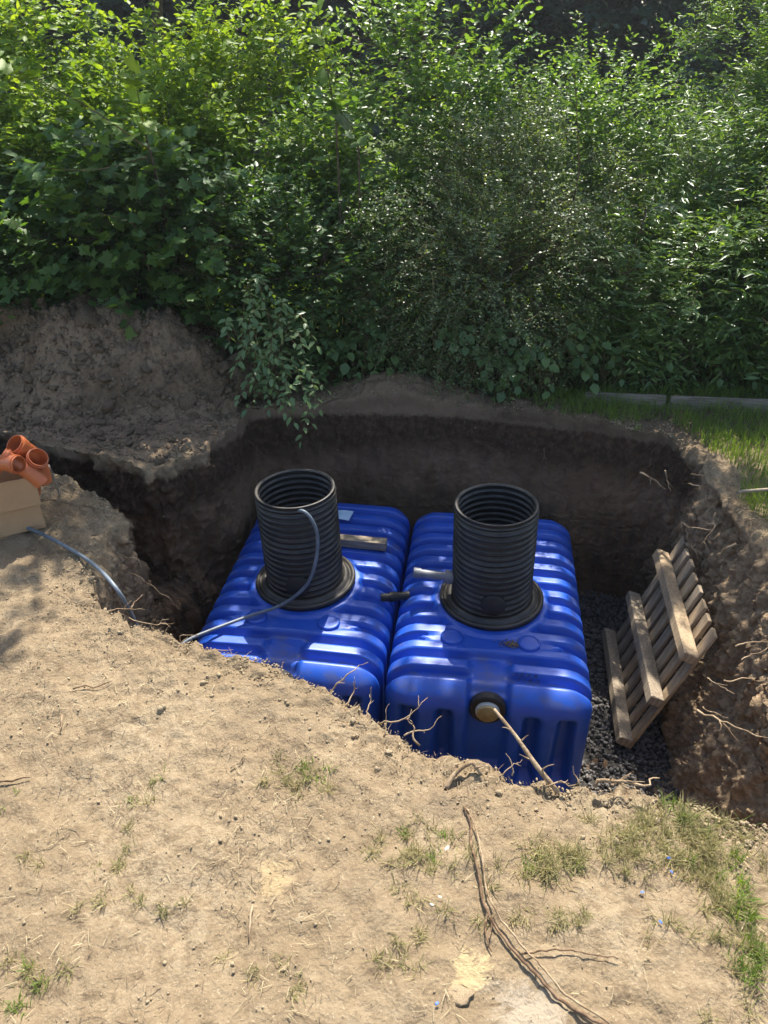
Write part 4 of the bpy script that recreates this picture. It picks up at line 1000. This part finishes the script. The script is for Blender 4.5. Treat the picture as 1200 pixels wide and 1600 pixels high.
# tall trees whose crowns stand above the picture and dapple the pit
def thin_top(p): return rng.uniform(0, 1, len(p)) < np.interp(p[:, 2], [4.2, 4.8, 6.6], [1, .7, .7])
for k, (x_, y_, lab) in enumerate([(-2.2, 7.75, 'tall tree behind the left of the hedge, crown above the picture'), (.95, 7.75, 'tall tree behind the middle of the hedge, crown above the picture'), (5.7, 7.8, 'tall tree behind the right of the hedge, crown above the picture')]):
    shrub('tall_tree', lab, (x_, y_, 0), (x_ + .05, y_ - .3, 5.05), (2.05, .35, 1.75), 'diamond', 'broad', 900, 7, .09, .2, cat='tree', group='tall trees behind the hedge', seed=50 + k, stems=1, sr=.08, clump=.22, shell=.55, cf=2.9, cs=.04, trim=thin_top)
lt = [o for o in bpy.data.objects if o.name.startswith('tall_tree') and o.parent is None][0]
for gx_, gy_, zz_, rad in ((-1.95, 2.72, 6.4, .30), (-1.75, 3.45, 6.6, .34), (-2.25, 3.1, 6.3, .30), (-1.55, 3.75, 6.9, .36)):
    t_ = zz_ / TO_SUN.z; c_ = np.array([gx_, gy_, 0]) + np.array(TO_SUN) * t_
    tw = crown_pts(16, c_, (rad, rad * .7, rad * .5), .6); V, Fz, _, _ = leafy(tw, 7, 'diamond', .10, .22, c_)
    b_ = link('bough', mesh_np('bough', V - np.array(lt.location), Fz), LEAF['broad'], lt); b_['kind'] = 'stuff'
    mb = MB(); e_ = Vector(c_) - lt.location; mb.tube(wiggle(Vector((.05, -.2, 4.6)), e_, 8, .05), [.035, .03, .026, .022, .018, .014, .01, .006], 6); mb.build('limb', M['bark'], lt, True)

# distant dark trees and the sunny meadow beyond the hedge
gx, gy = np.meshgrid(np.linspace(-30, 30, 40), np.linspace(6.5, 44, 40), indexing='ij'); na, nb = gx.shape
gz = .05 + .05 * fbm(p3(gx.ravel(), gy.ravel()), .4, 2, .5, 7); ii = (np.arange(na - 1)[:, None] * nb + np.arange(nb - 1)[None]).ravel()
mm = NT('meadow'); Pm = mm.pos(); mm.base(mm.mix(mm.noise(Pm, 3, 6, .7), (.055, .095, .02), (.15, .19, .045)), .9, .1); mm.bump(mm.noise(Pm, 30, 5, .7), 1, .05)
tag(link('meadow', mesh_np('meadow', np.c_[gx.ravel(), gy.ravel(), gz], np.stack([ii, ii + nb, ii + nb + 1, ii + 1], 1), True), mm.m), 'sunny meadow beyond the hedge', kind='structure')
n = 16000; x = rng.uniform(-8, 8, n); y = rng.uniform(6.5, 13.5, n)
V, Ff = blades(x, y, np.full(n, .04), rng.uniform(.2, .55, n), rng.uniform(.012, .03, n), rng.uniform(.05, .7, n))
tag(link('meadow_grass', mesh_np('meadow_grass', V, Ff), LEAF['meadow']), 'long sunlit grass of the meadow beyond the hedge', 'grass', kind='stuff')
for k, (x_, y_, w_, h_, lab) in enumerate([(-9.5, 19, 3.2, 4.5, 'dark distant tree at the far left beyond the hedge'), (-5.5, 18.5, 2.8, 4.8, 'dark distant tree beyond the yellow-green shrub at the top left'), (-1.8, 19, 2.8, 4.5, 'dark distant tree left of the middle beyond the hedge'), (1.8, 18.5, 2.6, 4.6, 'dark distant tree right of the middle beyond the hedge'), (5.3, 18, 2.8, 4.8, 'dark blue-green distant tree in the gap at the top right'), (9.5, 19, 3.2, 4.5, 'dark distant tree at the far right beyond the hedge')]):
    shrub('dark_tree', lab, (x_, y_, 0), (x_, y_, h_), (w_, 1.8, h_ * .98), 'diamond', 'dark', 6200 if k in (3, 4) else 1900, 9, .20 if k in (3, 4) else .36, .7, cat='tree', group='dark trees beyond the meadow', seed=30 + k, stems=4, sr=.12)

# ---- low plants with leaves that can be told apart: each leaf is a part
LEAFME = {}
def leaf_me(kind, mat):
    if (kind, mat) not in LEAFME:
        me = mesh_np('leaf', *TPL[kind]); me.materials.append(LEAF[mat]); LEAFME[(kind, mat)] = me
    return LEAFME[(kind, mat)]
def put_leaf(parent, p, ydir, zdir, s, kind, mat, wide=1.0):
    y_ = Vector(ydir).normalized(); x_ = y_.cross(Vector(zdir)).normalized(); z_ = x_.cross(y_)
    o = link('leaf', leaf_me(kind, mat), None, parent); o.matrix_local = Matrix.Translation(p - parent.location) @ Matrix((x_, y_, z_)).transposed().to_4x4() @ Matrix.Diagonal((s * wide, s, s, 1))
    return o
def sprig(parent, pts, r, nleaf, size, kind, mat, wide=1.3, t0=.25, name='stem', up=.8, out=1.0, droop=.3):
    C_ = catmull(pts, 8); n = len(C_); mb = MB(); mb.tube([p - parent.location for p in C_], [r * (1 - .75 * k / (n - 1)) for k in range(n)], 6); mb.build(name, M['twig'], parent, True)
    for i in range(nleaf):
        t = t0 + (1 - t0) * i / max(1, nleaf - 1); p = C_[min(n - 1, int(t * (n - 1)))]; tg = (C_[min(n - 1, int(t * (n - 1)) + 1)] - C_[max(0, int(t * (n - 1)) - 1)]).normalized()
        sd = tg.cross(Vector((0, 0, 1))); sd = sd.normalized() if sd.length > .05 else Vector((1, 0, 0))
        yd = tg * .6 + sd * (out if i % 2 else -out) + Vector((random.gauss(0, .3), random.gauss(0, .3) - .15, random.gauss(0, .25) - droop))
        if i == nleaf - 1: yd = tg + Vector((0, 0, -.2))
        put_leaf(parent, p, yd, (random.gauss(0, .35), random.gauss(0, .35) - .35, up), size * random.uniform(.7, 1.15), kind, mat, wide)

# plant hanging over the back left corner of the pit
ov = empty('overhanging_plant', (-.95, 5.38, .05)); tag(ov, 'leafy green plant hanging over the back left corner of the pit', 'plant')
ends = [(470, 690, 4.85, .4), (500, 640, 4.9, .45), (395, 600, 4.95, .35), (430, 560, 5.0, .4), (480, 580, 4.95, .45), (380, 545, 5.05, .35), (420, 640, 4.95, .35), (455, 620, 4.88, .45), (440, 515, 5.1, .35), (400, 500, 5.15, .3), (512, 610, 4.95, .4), (460, 660, 4.85, .4), (372, 625, 5.0, .3), (430, 600, 4.9, .4), (488, 662, 4.86, .4),
        (365, 580, 5.05, .3), (410, 470, 5.2, .25), (450, 480, 5.15, .3), (495, 540, 5.1, .35), (360, 540, 5.1, .3), (385, 640, 4.95, .35), (420, 575, 4.95, .4), (470, 545, 5.0, .4), (445, 645, 4.85, .45), (405, 545, 5.0, .35), (480, 625, 4.88, .4)]
for k, (u, v, Ye, hh) in enumerate(ends):
    e_ = px(u, v, Y=Ye); b_ = ov.location + Vector((random.gauss(0, .10), random.gauss(0, .05), 0))
    m_ = b_.lerp(e_, .5); m_.z = max(b_.z, e_.z) + hh * .45; m_.x += random.gauss(0, .08)
    sprig(ov, [b_, m_, e_], .005, 15, .066, 'oval', 'pale', 1.0, .3, droop=.25)
# brambles along the foot of the hedge
for k, (x_, y_, s_, nb_, lab) in enumerate([(.62, 5.60, .75, 11, 'low bramble with broad leaves behind the spoil ridge in the middle'), (1.15, 5.50, .85, 13, 'low bramble hanging beside the left end of the short board'), (1.75, 5.68, .7, 9, 'low bramble behind the short grey board'), (2.6, 5.72, .7, 9, 'low bramble behind the long grey board'), (-.2, 5.66, .65, 10, 'low leafy plant between the overhanging plant and the spoil ridge'), (3.4, 5.66, .6, 7, 'low bramble at the right edge behind the long board')]):
    e = empty('bramble', (x_, y_, .02)); tag(e, lab, 'bramble', 'brambles at the foot of the hedge')
    for j in range(nb_):
        a = random.uniform(-2.9, -.2); L = s_ * random.uniform(.35, .8)
        tip = Vector((x_ + math.cos(a) * L * 1.1, y_ + math.sin(a) * L * .55, random.uniform(.08, .55)))
        sprig(e, [e.location + Vector((random.gauss(0, .05), 0, 0)), e.location.lerp(tip, .5) + Vector((0, 0, .30 * L + .15)), tip], .005, 9, .085, 'oval', 'bramble', 1.6, .35, name='cane', droop=.3)
# maple sprays reaching out of the hedge, sunlit ones painted with the lighter lime leaf
for k, (pts, nl, s_, mat, lab) in enumerate([
    ([px(235, 235, Y=5.7), px(150, 175, Y=5.45), px(60, 125, Y=5.2), px(20, 108, Y=5.1)], 16, .115, 'lime', 'long reddish maple spray reaching to the left edge, leaves coloured yellow-green as if sunlit'),
    ([px(230, 220, Y=5.7), px(218, 160, Y=5.5), px(208, 105, Y=5.4)], 14, .115, 'lime', 'upright maple spray with yellow-green leaves at upper left'),
    ([px(230, 245, Y=5.75), px(150, 265, Y=5.5), px(60, 260, Y=5.3), px(30, 245, Y=5.2)], 13, .115, 'maple', 'low dark maple spray pointing left below the yellow-green ones'),
    ([px(525, 190, Y=5.75), px(512, 110, Y=5.6), px(500, 40, Y=5.5), px(495, -10, Y=5.45)], 16, .11, 'lime', 'slender upright maple shoot above the overhanging plant'),
    ([px(560, 230, Y=5.8), px(545, 190, Y=5.6), px(505, 150, Y=5.5)], 12, .12, 'maple', 'dark drooping maple spray beside the slender upright shoot'),
    ([px(905, 270, Y=5.9), px(902, 190, Y=5.8), px(898, 105, Y=5.7)], 14, .075, 'ash', 'upright feathery shoot with lit tips right of the middle'),
    ([px(210, 350, Y=5.6), px(160, 335, Y=5.45), px(105, 342, Y=5.3)], 8, .075, 'maple', 'small maple spray low on the left over the spoil heap'),
    ([px(1010, 330, Y=5.7), px(1045, 320, Y=5.45), px(1062, 330, Y=5.35)], 12, .10, 'lance', 'narrow-leaved spray catching the sun at the right of the hedge'),
    ([px(1090, 380, Y=5.6), px(1120, 352, Y=5.4), px(1135, 362, Y=5.3)], 12, .11, 'lance', 'narrow-leaved spray catching the sun near the right edge')]):
    pts = [Vector(p) for p in pts]; b_ = pts[0].copy()
    foot = Vector((b_.x, b_.y + .35, 0.0)); e = empty('leafy_spray', foot); tag(e, lab, 'branch', 'sprays reaching out of the hedge')
    stem = [foot, foot.lerp(b_, .55) + Vector((0, .1, 0)), b_]; C_ = catmull(stem, 6); mb = MB(); mb.tube([p - foot for p in C_], [.011 - .005 * i / (len(C_) - 1) for i in range(len(C_))], 6); mb.build('stem', M['bark'], e, True)
    sprig(e, pts, .0055, nl, s_, 'lance' if mat in ('lance', 'ash') else 'maple', mat, 1.1, .15, droop=.1)



# ================================================================ thin air volume added to imitate lens flare over the hedge
HZ = MB(); HZ.box((0, 4, 5.0), (124, 124, 15.0), .01)
hm = NT('flare_veil_air'); hm.t.nodes.remove(hm.b); pv = hm.n('VolumePrincipled'); pv.inputs['Color'].default_value = (.88, .94, 1, 1); pv.inputs['Density'].default_value = .004; pv.inputs['Anisotropy'].default_value = .8
hm.t.links.new(pv.outputs[0], hm.out.inputs['Volume'])
hz_ = HZ.build('flare_veil', hm.m); tag(hz_, 'thin pale air volume added to imitate lens flare over the hedge', 'flare_veil', kind='stuff')
